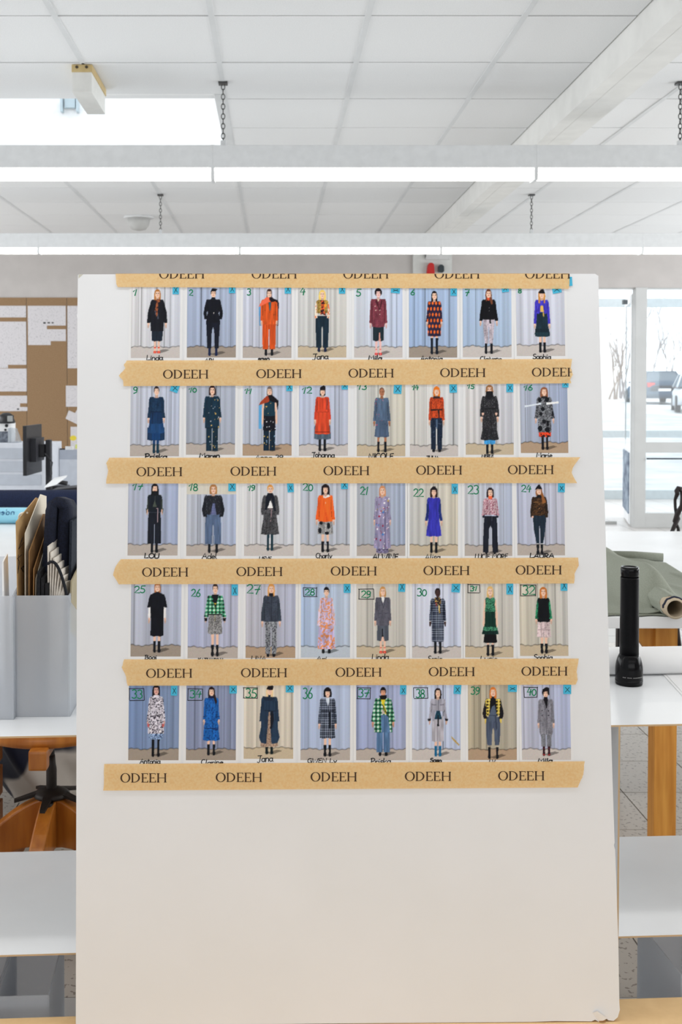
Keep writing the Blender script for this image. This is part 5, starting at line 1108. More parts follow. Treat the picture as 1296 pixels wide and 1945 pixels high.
H2, w2_ = holder(-88, 25.5, 1368, S1Z, .246, .285, .26, 'frosted magazine holder at the left frame edge holding a white folder', ang=.02)
for xw, lab in ((-.735, 'shadowed frosted box in the lowest compartment at the left frame edge'), (-.632, 'shadowed frosted box in the lowest compartment, between the other two on the left'), (-.529, 'shadowed frosted box in the lowest compartment, half hidden by the white board'), (.807, 'shadowed frosted box in the lowest compartment on the right')):
    lx_ = (MSI @ Vector((xw, (sl_.y if xw < 0 else sr_.y) + .014, 0))).x
    holder(lx_, lx_ + .101, None, .036, .223, .223, .22, lab, ang=SANG)

# contents of the crammed holder: upright sheets running away from the camera
M_kraft = mat('kraft_card', (190, 154, 104), 0.8, c2=(180, 144, 96), scale=40)
M_brown = mat('brown_card', (150, 110, 66), 0.8, c2=(138, 100, 58), scale=40)
M_cream = mat('cream_card', (226, 216, 198), 0.8)
M_navyf = mat('navy_felt', (24, 30, 50), 0.95, c2=(16, 20, 34), scale=300, bump=.4)
M_blackf = mat('black_felt', (20, 20, 24), 0.95, c2=(30, 30, 34), scale=200, bump=.3)
def upright(name, mats, pts_yz, x0, x1top, th, label, cat, group=None, zb=S1Z + .004):
    """sheet in the depth plane; pts (y, z) outline, leaning from x0 at the base to x1top at z=.4"""
    o_ = empty_none = None
    def P(y, z, off): return (x0 + (x1top - x0) * z / .4 + off, y, z)
    base = Vector((H1.location.x, H1.location.y, zb))
    vs = [P(y, z, 0) for y, z in pts_yz] + [P(y, z, th) for y, z in pts_yz]; n_ = len(pts_yz)
    mb = MB(); fs = [list(range(n_))[::-1], [n_ + i for i in range(n_)]] + [[i, (i + 1) % n_, n_ + (i + 1) % n_, n_ + i] for i in range(n_)]
    mb.add(vs, fs)
    o = mb.build(name, mats, None, base)
    if label: tag(o, label, cat, group)
    return o
fo1 = upright('kraft_folder', M_kraft, [(.008, 0), (.24, 0), (.245, .405), (.2, .415), (.012, .385)], .006, .0, .002, 'tall kraft card folder with pencil marks, first in the frosted holder', 'folder')
# scribbles on the kraft card and a hanging loop
sc_ = MB(); rs = random.Random(5)
for (y, z) in ((.04, .33), (.1, .35), (.16, .36), (.05, .27), (.06, .22), (.05, .15), (.03, .30)):
    pts = [(.0, y + rs.uniform(-.02, .03), z + rs.uniform(-.02, .02)) for _ in range(5)]
    sc_.tube([(.0064 - .006 * pz / .4 + .0021, py, pz) for _, py, pz in pts], .0007, 4)
sc_.build('pencil_marks', mat('pencil', (60, 48, 40), .8), fo1)
lp = MB(); pts = []
for i in range(17):
    a = math.pi * i / 16
    pts.append((.004 - .03 * math.sin(a) + .0 * i, .10 + .12 * (i / 16.0), .385 - .012 + .02 * math.cos(a) + .0))
lp.tube(pts, .0022, 6); lp.build('hanging_loop', M_cream, fo1)
upright('cream_card', M_cream, [(.02, .0), (.22, 0), (.23, .415), (.17, .425), (.022, .36)], .015, .016, .0015, 'cream card with dark swatch behind the kraft folder', 'folder')
fd = upright('brown_envelope', M_brown, [(.012, 0), (.2, 0), (.2, .38), (.15, .385), (.015, .325)], .022, .026, .002, 'brown card envelope leaning in the middle of the frosted holder', 'folder')
upright('brown_envelope', M_brown, [(.012, 0), (.2, 0), (.2, .35), (.15, .36), (.015, .29)], .030, .036, .002, 'shorter brown card envelope nearest the black folders', 'folder')
upright('cream_card', M_cream, [(.02, 0), (.18, 0), (.19, .34), (.12, .33), (.022, .27)],   .032, .040, .0012, 'narrow cream card between the brown envelopes', 'folder')
for i, lab in enumerate(('leftmost slim black folder in the frosted holder', 'middle slim black folder in the frosted holder', 'rightmost slim black folder in the frosted holder')):
    upright('black_folder', M_blackf, [(.006, 0), (.2, 0), (.2, .30 - .01 * i), (.008, .285 - .012 * i)], .042 + .008 * i, .044 + .008 * i, .006, lab, 'folder', 'slim black folders')
# navy swatch: a thick strip folded over at the top
nv = MB(); L_ = []
for t in np.linspace(0, 1, 26):
    if t < .45: q_ = (.052 + .008 * t / .45, .05 + .03 * t, .24 + .165 * t / .45)
    elif t < .6:
        a = math.pi * (1 - (t - .45) / .15); q_ = (.0725 + .0125 * math.cos(a), .07, .405 + .014 * math.sin(a))
    else: q_ = (.085 - .012 * (t - .6) / .4, .075, .405 - .2 * (t - .6) / .4)
    L_.append(Vector(q_))
w_ = .10; vs = []
for q_ in L_: vs += [tuple(q_), (q_.x, q_.y + w_, q_.z - .01)]
nv.add(vs, [(2 * i, 2 * i + 1, 2 * i + 3, 2 * i + 2) for i in range(len(L_) - 1)], 0, True)
o = nv.build('navy_swatch', M_navyf, None, Vector((H1.location.x, H1.location.y, S1Z + .004)))
md = o.modifiers.new('thick', 'SOLIDIFY'); md.thickness = .021; md.offset = 0
tag(o, 'thick navy felt swatch folded over the folders', 'fabric')
# pinked dark swatch behind
pk = [(.06, .12), (.06, .38)] + [(.066 + .09 * i / 14 + (.0 if i % 2 else .003), .382 - (.004 if i % 2 else 0)) for i in range(15)] + [(.16, .12)]
o = upright('pinked_swatch', mat('dark_slate_felt', (34, 42, 54), .95, c2=(22, 28, 38), scale=250, bump=.3), pk, .090, .100, .005, 'dark slate swatch with zigzag edge at the right of the folders', 'fabric')
# swatch book: cream pages with ribbed spine and black elastic
sb = empty('swatch_book', (H1.location.x, H1.location.y, S1Z + .004), 'cream swatch book held by a black elastic band', 'book')
for i in range(7):
    x0 = .066 + .0036 * i
    MB().prism([(x0, .02, .02), (x0 + .004, .17, .02), (x0 + .006 + .002 * i, .17, .345 - .016 * i), (x0 - .004 + .002 * i, .02, .335 - .012 * i), (x0 - .004, .018, .22)], (.0028, 0, 0)).build('page', mat('page_cream', (228, 220, 208), .8, c2=(214, 204, 192), scale=60), sb)
el = []
for i in range(14):
    t = i / 13.0; el.append((.063 + .043 * t, .014, .30 + .014 * math.sin(t * 3.1) - .085 * t * t))
MB().tube(el, .0032, 6).build('elastic_band', mat('elastic_black', (16, 18, 26), .8), sb)
MB().prism([(.096, .02, .03), (.098, .17, .03), (.110, .17, .30), (.108, .02, .265)], (.003, 0, 0)).build('back_cover', mat('cover_olive', (168, 156, 128), .8), sb)
# white folder in the left holder and a printed brochure
b2 = Vector((H2.location.x, H2.location.y, S1Z + .004))
tag(MB().prism([(.096, .012, 0), (.096, .075, 0), (.088, .075, .315), (.090, .03, .305), (.095, .012, .25)], (.003, 0, 0)).build('white_folder', M_paper2, None, b2), 'white folder sticking out of the holder at the left edge', 'folder')
br_ = MB().box((.012, .03, .0), (.084, .034, .1)).build('brochure', mat('brochure_slate', (66, 76, 98), .5, c2=(150, 158, 172), scale=22, lo=.5, hi=.62), None, b2)
tag(br_, 'slate blue brochure standing low inside the left holder', 'brochure')

# ------------------------------------------------------------------ cutting tables
TBZ = 0.75
M_tab = mat('table_white', (240, 241, 242), 0.35, scale=3)
M_wood = mat('pine_wood', (234, 168, 78), 0.5, c2=(206, 136, 54), scale=9, stretch=(6, 6, .5), lo=.3, hi=.75)
M_wood2 = mat('dark_pine', (140, 84, 34), 0.45, c2=(104, 58, 20), scale=8, stretch=(6, 6, .6), lo=.3, hi=.75)
def cutting_table(x0, x1, y0, y1, label, legs, m=M_wood):
    t = empty('cutting_table', ((x0 + x1) / 2, (y0 + y1) / 2, 0), label, 'table')
    cx, cy = (x0 + x1) / 2, (y0 + y1) / 2
    MB().rbox((x0 - cx, y0 - cy, TBZ - .034), (x1 - cx, y1 - cy, TBZ), .003).build('tabletop', M_tab, t)
    for lx, ly in legs:
        MB().rbox((lx - .032 - cx, ly - .032 - cy, 0), (lx + .032 - cx, ly + .032 - cy, TBZ - .034), .003).build('leg', m, t)
    return t, cx, cy
yf = at_z(1240, 1172, TBZ).y
lx = at_y(1258, 1450, yf + .16).x
tr_, cx, cy = cutting_table(.62, 2.9, yf, at_z(1240, 1009, TBZ).y, 'white cutting table on wooden legs carrying the grey-green cloth', [(.7, yf + .2), (2.8, yf + .16), (.7, 4.6), (2.8, 4.6)])
MB().rbox((lx - .034 - cx, yf + .13 - cy, 0), (lx + .034 - cx, yf + .19 - cy, TBZ - .034), .003).build('leg', M_wood, tr_)
# diagonal brace by the leg
MB().prism([(lx - .034 - cx, yf + .15 - cy, TBZ - .16), (lx - .034 - cx, yf + .15 - cy, TBZ - .034), (lx - .16 - cx, yf + .15 - cy, TBZ - .034), (lx - .12 - cx, yf + .15 - cy, TBZ - .05)], (0, .03, 0)).build('brace', M_wood, tr_)
tl_, cxl, cyl = cutting_table(-2.6, .45, yf + .15, 6.35, 'long white cutting table on the left with the fabric rolls', [(-2.5, yf + .3), (.38, yf + .3), (-2.5, 6.2), (.38, 6.2)])
# black steel trestle seen under the right table
p1, p2_ = at_y(1175, 1210, 3.9), at_y(1282, 1210, 3.9)
ts = empty('steel_trestle', ((p1.x + p2_.x) / 2, 3.9, 0), 'black steel trestle seen under the right cutting table', 'trestle')
cx_ = (p1.x + p2_.x) / 2
for x in (p1.x - cx_, p2_.x - cx_): MB().box((x - .006, -.012, 0), (x + .006, .012, TBZ - .036)).build('leg', M_black, ts)
MB().tube([(p1.x - cx_ - .1, 0, .61), (p2_.x - cx_, 0, .53)], .008, 8).build('crossbar', M_black, ts)

# ------------------------------------------------------------------ grey-green cloth with its bolt on the right table
M_cloth = mat('sage_cloth', (146, 150, 137), 0.95, c2=(133, 137, 124), scale=350, bump=.3)
e0, e1_ = at_z(1284, 1156, TBZ + .032), at_z(1150, 1062, TBZ + .045)
ax = (e1_ - e0); axn = Vector((ax.x, ax.y, 0)).normalized(); perp = Vector((-axn.y, axn.x, 0))
bolt = empty('cloth_bolt', (e0.x, e0.y, TBZ), 'grey-green cloth unrolled from a cardboard tube on the right table', 'fabric roll')
RT = 20 * e0.y / F
tb_ = MB(); seg = 28
vs = []; fs = []
prof = [(0.0, RT * .8), (0.0, RT), (.95, RT), (.95, RT * .8), (0.0, RT * .8)]
def ringpt(s_, r_, kk): a = 2 * math.pi * kk / seg; v = axn * s_ + perp * (r_ * math.cos(a)) + Vector((0, 0, RT + .001 + r_ * math.sin(a))); return tuple(v)
for s_, r_ in prof: vs += [ringpt(s_, r_, kk) for kk in range(seg)]
for i in range(4):
    for kk in range(seg): fs.append((i * seg + kk, (i + 1) * seg + kk, (i + 1) * seg + (kk + 1) % seg, i * seg + (kk + 1) % seg))
tb_.add(vs, fs, 0, True); tb_.build('cardboard_tube', mat('tube_card', (196, 180, 156), .8), bolt)
wr = MB(); vs = []; fs = []
for i, s_ in enumerate((.045, .05, .5, .94)):
    for kk in range(seg):
        r_ = RT * (1.06 if i else 1.0) + .002 * math.sin(kk * 1.3)
        vs.append(ringpt(s_ + .012 * math.sin(kk * .7), r_, kk))
for i in range(3):
    for kk in range(seg): fs.append((i * seg + kk, (i + 1) * seg + kk, (i + 1) * seg + (kk + 1) % seg, i * seg + (kk + 1) % seg))
wr.add(vs, fs, 0, True); wr.build('cloth_wrap', M_cloth, bolt)
MB().tube([tuple(Vector(ringpt(.012 + .004 * math.sin(kk * 2.1), RT * 1.04, kk))) for kk in list(range(0, 17))], .0035, 6).build('selvedge', mat('selvedge_navy', (40, 44, 62), .9), bolt)
# the unrolled sheet
sh_ = MB(); NU, NV = 60, 60
back = [at_z(1130, 1056, TBZ), at_z(1262, 1062, TBZ)]; front = [at_z(1120, 1170, TBZ), at_z(1420, 1169, TBZ)]
back[1] = at_z(1265, 1072, TBZ)
vs = []
def cl_h(P_):
    d_ = P_ - e0; s_ = d_.x * axn.x + d_.y * axn.y; o_ = d_.x * perp.x + d_.y * perp.y
    nz = .006 * math.sin(P_.x * 23 + P_.y * 7) * math.sin(P_.y * 13 - P_.x * 5) + .003 * math.sin(P_.x * 61 + 2 * P_.y)
    g_ = max(0.0, min(1.0, (s_ - .13) / .09)); g_ = g_ * g_ * (3 - 2 * g_)
    br = math.exp(-(o_ / (.05 + .02 * s_)) ** 2)
    hgt = (2 * RT + .014 + .03 * math.exp(-((s_ - .3) / .2) ** 2)) * br * g_
    return .005 + hgt + max(0, nz), s_, o_
for j in range(NV + 1):
    v = j / NV
    a_ = front[0].lerp(back[0], v); b_ = front[1].lerp(back[1], v)
    for i in range(NU + 1):
        u = i / NU; P_ = a_.lerp(b_, u)
        h_, s_, o_ = cl_h(P_)
        vs.append((P_.x - e0.x, P_.y - e0.y, h_))
fs = []
for j in range(NV):
    for i in range(NU):
        q_ = j * (NU + 1) + i
        u, v = (i + .5) / NU, (j + .5) / NV
        P_ = front[0].lerp(back[0], v).lerp(front[1].lerp(back[1], v), u)
        _, s_, o_ = cl_h(P_)
        if -.06 < s_ < .15 and -.055 < o_ < .03: continue      # the tube end pokes out here
        if s_ < .18 and -.14 < o_ <= -.02: continue
        fs.append((q_, q_ + 1, q_ + NU + 2, q_ + NU + 1))
sh_.add(vs, fs, 0, True); so = sh_.build('cloth_sheet', M_cloth, bolt)
md = so.modifiers.new('thick', 'SOLIDIFY'); md.thickness = .0025; md.offset = 1
# lower layer under the tube, reaching the table's front edge
lo_ = MB(); vs = []
for i in range(31):
    u = i / 30.0; f_ = at_z(1120 + 300 * u, 1171.5 + 1.2 * math.sin(i * .9), TBZ); r_ = at_z(1120 + 300 * u, 1120, TBZ)
    vs += [(f_.x - e0.x, f_.y - e0.y, .003), (r_.x - e0.x, r_.y - e0.y, .003)]
lo_.add(vs, [(2 * i, 2 * i + 2, 2 * i + 3, 2 * i + 1) for i in range(30)], 0, True); l2 = lo_.build('cloth_layer', M_cloth, bolt)
md = l2.modifiers.new('thick', 'SOLIDIFY'); md.thickness = .002; md.offset = 1
# back fold of the cloth
a_, b_ = at_z(1150, 1062, TBZ), at_z(1260, 1066, TBZ)
MB().tube([(a_.x - e0.x, a_.y - e0.y, .016), ((a_.x + b_.x) / 2 - e0.x, (a_.y + b_.y) / 2 - e0.y, .018), (b_.x - e0.x, b_.y - e0.y, .014)], .017, 10).build('cloth_fold', M_cloth, bolt)

# ------------------------------------------------------------------ rolls on the left table
pn = at_z(70, 968, TBZ); rn = 20.5 * pn.y / F
def hroll(name, m, y, r, x0, x1, label, cat, core=None):
    o = empty(name, ((x0 + x1) / 2, y, TBZ + r), label, cat); hl = (x1 - x0) / 2
    b = MB(); seg = 28; vs = []; fs = []
    N_ = 24
    for i in range(N_ + 1):
        x = -hl + 2 * hl * i / N_
        rr_ = r * (1 - .03 * abs(math.sin(i * 1.7)) * (0 if core is None else 1))
        for kk in range(seg): a = 2 * math.pi * kk / seg; vs.append((x, rr_ * math.cos(a), rr_ * math.sin(a)))
    for i in range(N_):
        for kk in range(seg): fs.append((i * seg + kk, (i + 1) * seg + kk, (i + 1) * seg + (kk + 1) % seg, i * seg + (kk + 1) % seg))
    fs += [list(range(seg)), [N_ * seg + kk for kk in range(seg)][::-1]]
    b.add(vs, fs, 0, True); b.build('wound_cloth' if core else 'wrapped_roll', m, o)
    if core: MB().tube([(-hl - .05, 0, 0), (hl + .05, 0, 0)], r * .35, 16).build('roll_core', core, o)
    return o
hroll('fabric_roll', mat('navy_cloth', (26, 36, 66), .95, c2=(18, 26, 50), scale=200, bump=.3), 6.02, .058, -2.3, .2, 'thick navy fabric roll lying across the left table', 'fabric roll', mat('core_card', (180, 150, 110), .8))
bm2 = mat('sky_blue_wrapper', (96, 182, 214), .3, c2=(150, 212, 232), scale=5, stretch=(1, 3, 3), lo=.45, hi=.7)
rb2 = hroll('wrapped_roll', bm2, 5.45, .040, -2.3, .2, 'sky blue wrapped roll with dark lettering in front of the navy roll', 'fabric roll')
# lettering on the wrapper (upside down)
wm = MB()
lst = []
x = 0
for ch in 'nden':
    w, st = G[ch]
    for s_ in st: lst.append([(x + a, b) for a, b in s_])
    x += w * 1.25
xr = at_y(26, 985, 5.4).x - ((-2.3 + .2) / 2); xl = at_y(-10, 985, 5.4).x - ((-2.3 + .2) / 2)
for s_ in lst:
    pts = []
    for a, b in s_:
        px_ = xr - (xr - xl) * a / x; th_ = math.radians(200 - 70 * (.7 - b * .6)); th_ = math.radians(168 - 40 * b)
        pts.append((px_, .0405 * math.cos(th_), .0405 * math.sin(th_)))
    if len(pts) > 1: wm.tube(pts, .0022, 4)
wm.build('printed_lettering', mat('wrapper_ink', (36, 92, 140), .6), rb2)

# ------------------------------------------------------------------ wooden swivel stool/chair seen under the shelf
ch = empty('swivel_chair', (at_y(98, 1500, 3.0).x, 3.0, 0), 'old wooden swivel chair with curved star base behind the shelf', 'chair')
cxh = ch.location.x
M_oak = mat('varnished_oak', (190, 118, 44), 0.3, c2=(150, 84, 26), scale=7, stretch=(4, 4, .7), lo=.3, hi=.75)
M_iron = mat('dark_iron', (40, 34, 30), 0.5, metal=.4)
zs = at_y(98, 1398, 2.80).z; ze = at_y(98, 1426, 2.80).z
b = MB(); b.lathe([(.19, ze - .0), (.21, ze + .008), (.213, ze + .02), (.205, zs + .01), (.17, zs + .012)], 36); b.build('seat', M_oak, ch)
zx = at_y(72, 1464, 2.76).z
x0_, x1_ = at_y(54, 1440, 2.76).x - cxh, at_y(89, 1440, 2.76).x - cxh
MB().rbox((x0_, -.245, zx), (x1_, -.205, ze + .012), .006).build('seat_bracket', M_oak, ch)
MB().rbox((x0_ + .004, -.204, ze - .02), (x1_ - .004, .1, ze + .002), .004).build('seat_bearer', M_oak, ch)
zh = at_y(97, 1502, 3.0).z
MB().lathe([(.009, zh), (.009, ze)], 16).build('spindle', M_iron, ch)
MB().lathe([(.012, zh + .0), (.0145, zh + .008), (.0145, zh + .062), (.012, zh + .075), (.010, zh + .10)], 16).build('spindle_sleeve', M_iron, ch)
MB().lathe([(.046, zh - .014), (.05, zh - .008), (.042, zh + .0), (.018, zh + .008)], 24).build('hub_plate', M_iron, ch)
for kk, a in enumerate((-1.62, -.35, .9, 2.15, 3.35)):
    d_ = Vector((math.cos(a), math.sin(a), 0)); t_ = Vector((-d_.y, d_.x, 0)) * .02
    top, bot = [], []
    for i in range(11):
        s_ = i / 10.0; r_ = .015 + .29 * s_
        zt = zh - .012 - .02 * s_ - (zh - .07) * s_ ** 1.7 * .93
        hh = .10 * (1 - s_) ** 1.2 + .038
        top.append((r_, zt)); bot.append((r_ - .012 * s_, max(.012, zt - hh)))
    vs = []; 
    for r_, z_ in top + bot[::-1]: vs.append(tuple(d_ * r_ + t_ * 1.0 + Vector((0, 0, z_))))
    mb = MB().prism(vs, tuple(t_ * -2))
    lg = mb.build('star_leg', M_oak, ch)
    bv = lg.modifiers.new('bevel', 'BEVEL'); bv.width = .005; bv.segments = 2; bv.limit_method = 'ANGLE'
    cb = d_ * .06 + Vector((0, 0, zh - .012))
    pl = MB(); t2 = t_ * .7
    pl.prism([tuple(d_ * .03 - t2 + Vector((0, 0, zh - .006))), tuple(d_ * .10 - t2 * .5 + Vector((0, 0, zh - .024))), tuple(d_ * .10 + t2 * .5 + Vector((0, 0, zh - .024))), tuple(d_ * .03 + t2 + Vector((0, 0, zh - .006)))], (0, 0, .008))
    pl.build('spider_arm', M_iron, ch)
MB().lathe([(.0, zh - .08), (.012, zh - .075), (.014, zh - .03), (.014, zh - .016)], 12, 0, (0, -.045, 0)).build('hub_bolt', M_iron, ch)

# white and navy bag on the floor behind the chair
pb_ = at_y(90, 1500, 3.75)
bg = bmesh.new(); bmesh.ops.create_icosphere(bg, subdivisions=4, radius=1.0)
for v in bg.verts:
    n_ = 1 + .10 * math.sin(v.co.x * 5 + v.co.z * 3) * math.cos(v.co.y * 4) + .05 * math.sin(v.co.z * 11 + v.co.x * 9)
    v.co = Vector((v.co.x * .22 * n_, v.co.y * .2 * n_, max(-.98, v.co.z * n_) * .30 + .294))
me = bpy.data.meshes.new('bag'); bg.to_mesh(me); bg.free()
mb_ = mat('bag_white_navy', (206, 200, 192), .5, c2=(22, 30, 52), scale=3.2, detail=1, lo=.44, hi=.46)
me.materials.append(mb_)
for p_ in me.polygons: p_.use_smooth = True
o = bpy.data.objects.new('bag', me); COL.objects.link(o); o.location = (pb_.x, 3.75, 0); tag(o, 'crumpled white bag with navy print on the floor behind the chair', 'bag')
# slatted wooden crate at the left frame edge
pc = at_y(-24, 1500, 3.35)
cr = empty('wooden_crate', (pc.x - .15, 3.35, 0), 'brown wooden crate on the floor left of the chair', 'crate')
for zz in (.02, .13, .24, .35):
    MB().box((-.16, -.15, zz), (.16, -.138, zz + .09)).build('slat', M_wood2, cr)
    MB().box((-.16, .138, zz), (.16, .15, zz + .09)).build('slat', M_wood2, cr)
    MB().box((.148, -.138, zz), (.16, .138, zz + .09)).build('slat', M_wood2, cr)
    MB().box((-.16, -.138, zz), (-.148, .138, zz + .09)).build('slat', M_wood2, cr)
MB().box((-.148, -.138, 0), (.148, .138, .012)).build('bottom', M_wood2, cr)
for sx in (-.148, .124):
    for sy in (-.138, .114): MB().box((sx, sy, .0), (sx + .024, sy + .024, .44)).build('corner_post', M_wood, cr)

# ------------------------------------------------------------------ luminaires on chains
M_house = mat('luminaire_housing', (222, 224, 225), 0.4)
M_diff = mat('tube_diffuser', (255, 253, 248), 0.5, emit=(255, 252, 246), estr=4.0)
M_chain = mat('chain_steel', (84, 84, 84), 0.4, metal=.7)
def luminaire(x0, x1, y, py, ztop, zmid, zbot, label, group):
    l = empty('ceiling_luminaire', ((x0 + x1) / 2, y, ztop), label, 'light', group); hl = (x1 - x0) / 2
    MB().rbox((-hl + .002, -.05, zmid - ztop), (hl - .002, .05, 0), .006).build('housing', M_house, l)
    d_ = MB(); pr_ = []
    for i in range(9):
        a = math.pi * i / 8; pr_.append((-.043 * math.cos(a), (zmid - ztop) - (zmid - zbot) * (.25 + .75 * math.sin(a)) if 0 < i < 8 else (zmid - ztop)))
    vs = [(-hl + .008, p_[0], p_[1]) for p_ in pr_] + [(hl - .008, p_[0], p_[1]) for p_ in pr_]
    n_ = len(pr_)
    d_.add(vs, [(i, i + 1, n_ + i + 1, n_ + i) for i in range(n_ - 1)] + [list(range(n_)), [n_ + i for i in range(n_)][::-1]], 0, False)
    d_.build('diffuser', M_diff, l)
    for s in (-1, 1):
        MB().rbox((s * hl - (.009 if s > 0 else 0), -.0505, zbot - ztop - .003), (s * hl + (.009 if s < 0 else 0), .0505, .001), .002).build('end_cap', M_house, l)
    return l
def chain_on(l, x, y, ztop, zbot):
    """links from the ceiling to the housing; child of the luminaire"""
    mb = MB(); n_ = max(3, int((ztop - zbot) / .026)); st = (ztop - zbot - .03) / n_
    for i in range(n_):
        zc = ztop - .012 - st * (i + .5); pts = []
        for kk in range(13):
            a = 2 * math.pi * kk / 12; r_ = .0085 * math.cos(a); h_ = st * .62 * math.sin(a)
            pts.append((r_, 0, zc + h_) if i % 2 == 0 else (0, r_, zc + h_))
        mb.tube([(p_[0] + x - l.location.x, p_[1], p_[2] - l.location.z) for p_ in pts], .0024, 5, cap=False)
    o = mb.build('chain', M_chain, l); o['kind'] = 'stuff'
    MB().box((x - l.location.x - .022, -.022, ztop - l.location.z - .012), (x - l.location.x + .022, .022, ztop - l.location.z - .002)).build('ceiling_hook', M_chain, l)
    MB().box((x - l.location.x - .012, -.012, 0), (x - l.location.x + .012, .012, .03)).build('chain_clip', M_house, l)
Y1, Y2 = 5.39, 8.49
z1 = [at_y(600, py, Y1 - .05).z for py in (275, 318.5, 340)]; z2 = [at_y(600, py, Y2 - .05).z for py in (442.5, 470.5, 481)]
xs1 = [at_y(405, 300, Y1).x + 1.556 * k_ for k_ in range(-1, 3)]
xs2 = [at_y(75, 460, Y2).x + 1.534 * k_ for k_ in range(-1, 5)]
labs1 = ['left luminaire of the near ceiling row, under the skylight', 'middle luminaire of the near ceiling row, above the board', 'right luminaire of the near ceiling row, crossing the beam']
L1 = [luminaire(xs1[i], xs1[i + 1], Y1, 0, *z1, labs1[i], 'near row of ceiling luminaires') for i in range(3)]
labs2 = ['first luminaire from the left in the far ceiling row, cut by the frame', 'second luminaire from the left in the far ceiling row', 'third luminaire from the left in the far ceiling row', 'fourth luminaire from the left in the far ceiling row', 'last luminaire on the right in the far ceiling row, cut by the frame']
L2 = [luminaire(xs2[i], xs2[i + 1], Y2, 0, *z2, labs2[i], 'far row of ceiling luminaires') for i in range(5)]
chain_on(L1[1], at_y(424, 200, Y1).x, Y1, CEIL, z1[0]); chain_on(L1[2], at_y(1293, 200, Y1).x, Y1, CEIL, z1[0])
chain_on(L2[1], at_y(305, 400, Y2).x, Y2, CEIL, z2[0]); chain_on(L2[3], at_y(1010, 400, Y2).x, Y2, CEIL, z2[0])
# end cap cable bits on the luminaires
# ------------------------------------------------------------------ small ceiling things
p = at_z(264, 412, CEIL)
dt = empty('ceiling_vent', (p.x, p.y, CEIL), 'round white domed vent on the ceiling between the two light rows', 'vent')
MB().lathe([(.13, 0), (.132, -.008), (.12, -.014), (.1, -.016)][::-1], 32).build('rim', M_house, dt)
MB().lathe([(.02, -.118), (.06, -.108), (.085, -.075), (.1, -.014)], 32).build('dome', mat('dome_grey', (190, 190, 188), .6), dt)
YB = at_z(155, 122, CEIL).y
xa, xb_ = at_z(137, 122, CEIL).x, at_z(174, 122, CEIL).x
bx = empty('ceiling_box', ((xa + xb_) / 2, YB, CEIL), 'white box under the ceiling with a yellowed flange, left of the first chain', 'fixture')
hw_ = (xb_ - xa) / 2
M_yel = mat('yellowed_plastic', (206, 184, 132), .5, c2=(190, 164, 112), scale=14)
MB().rbox((-hw_ - .002, -.004, -.036), (hw_ + .004, .42, -.002), .003).build('flange', M_yel, bx)
MB().rbox((-hw_, 0, -.128), (hw_, .41, -.034), .004).build('box_body', mat('box_white', (226, 226, 222), .5), bx)
for x in (-hw_ * .5, hw_ * .5): MB().tube([(x, -.007, -.014), (x, .0, -.014)], .007, 10).build('screw', mat('screw_dark', (70, 60, 44), .5), bx)

# socket panel on the back wall with a red and a dark socket
def wx(px): return at_y(px, 500, YW).x
def wz(py): return at_y(800, py, YW).z
sp = empty('socket_panel', ((wx(785) + wx(846)) / 2, YW, wz(530)), 'wall socket panel with one red and one dark socket above the board', 'socket panel')
cxs, czs = sp.location.x, sp.location.z
M_pan = mat('panel_grey_white', (206, 207, 204), .5)
MB().rbox((wx(784) - cxs, -.03, wz(560) - czs), (wx(858) - cxs, 0, wz(470) - czs), .004).build('back_panel', M_pan, sp)
MB().rbox((wx(807.5) - cxs, -.055, wz(494) - czs), (wx(853) - cxs, -.03, wz(470) - czs), .003).build('trunking', mat('trunking_grey', (200, 200, 200), .5), sp)
MB().box((wx(807) - cxs, -.057, wz(490) - czs), (wx(807.9) - cxs, -.03, wz(470) - czs)).build('trunking_gap', mat('gap_dark', (50, 50, 50), .8), sp)
MB().prism([(wx(809) - cxs, -.09, wz(522) - czs), (wx(824) - cxs, -.09, wz(522) - czs), (wx(822.5) - cxs, -.09, wz(504) - czs), (wx(819) - cxs, -.09, wz(501) - czs), (wx(814) - cxs, -.09, wz(501) - czs), (wx(811) - cxs, -.09, wz(505) - czs)], (0, .06, 0)).build('red_socket', mat('socket_red', (186, 26, 24), .4), sp)
MB().prism([(wx(831) - cxs, -.08, wz(516) - czs), (wx(833) - cxs, -.08, wz(518.6) - czs), (wx(840) - cxs, -.08, wz(518.6) - czs), (wx(842) - cxs, -.08, wz(516) - czs), (wx(841.5) - cxs, -.08, wz(507) - czs), (wx(838) - cxs, -.08, wz(504) - czs), (wx(834) - cxs, -.08, wz(504) - czs), (wx(831) - cxs, -.08, wz(508) - czs)], (0, .05, 0)).build('dark_socket', mat('socket_dark', (40, 50, 56), .4), sp)

# ------------------------------------------------------------------ pinboard and pinned sheets on the back wall
pbd = empty('pinboard', (at_y(20, 700, YW).x, YW - .003, at_y(20, 860, YW).z), 'large brown pinboard of upright panels on the left back wall', 'pinboard')
def wy(py): return at_y(20, py, YW).z
M_pin = mat('pinboard_brown', (150, 122, 92), .9, c2=(138, 110, 80), scale=120)
zb, zt = wy(862), wy(565.5)
for (a, b_) in ((-105, -27.7), (-27.3, 49.6), (50.4, 126.6), (127.4, 204)):
    MB().box((wx(a) - pbd.location.x, -.009, zb - pbd.location.z), (wx(b_) - pbd.location.x, 0, zt - pbd.location.z)).build('board_panel', M_pin, pbd)
def sheet_mat(name, sx, sz, dark=(172, 170, 174), base=(208, 205, 208)):
    m = mat(name, base, .85, c2=dark, scale=60, stretch=(sx, 1, sz), lo=.30, hi=.44, detail=3)
    return m
M_sh1 = sheet_mat('sheet_print_a', 1.4, 1.0); M_sh2 = sheet_mat('sheet_print_b', .5, 2.5)
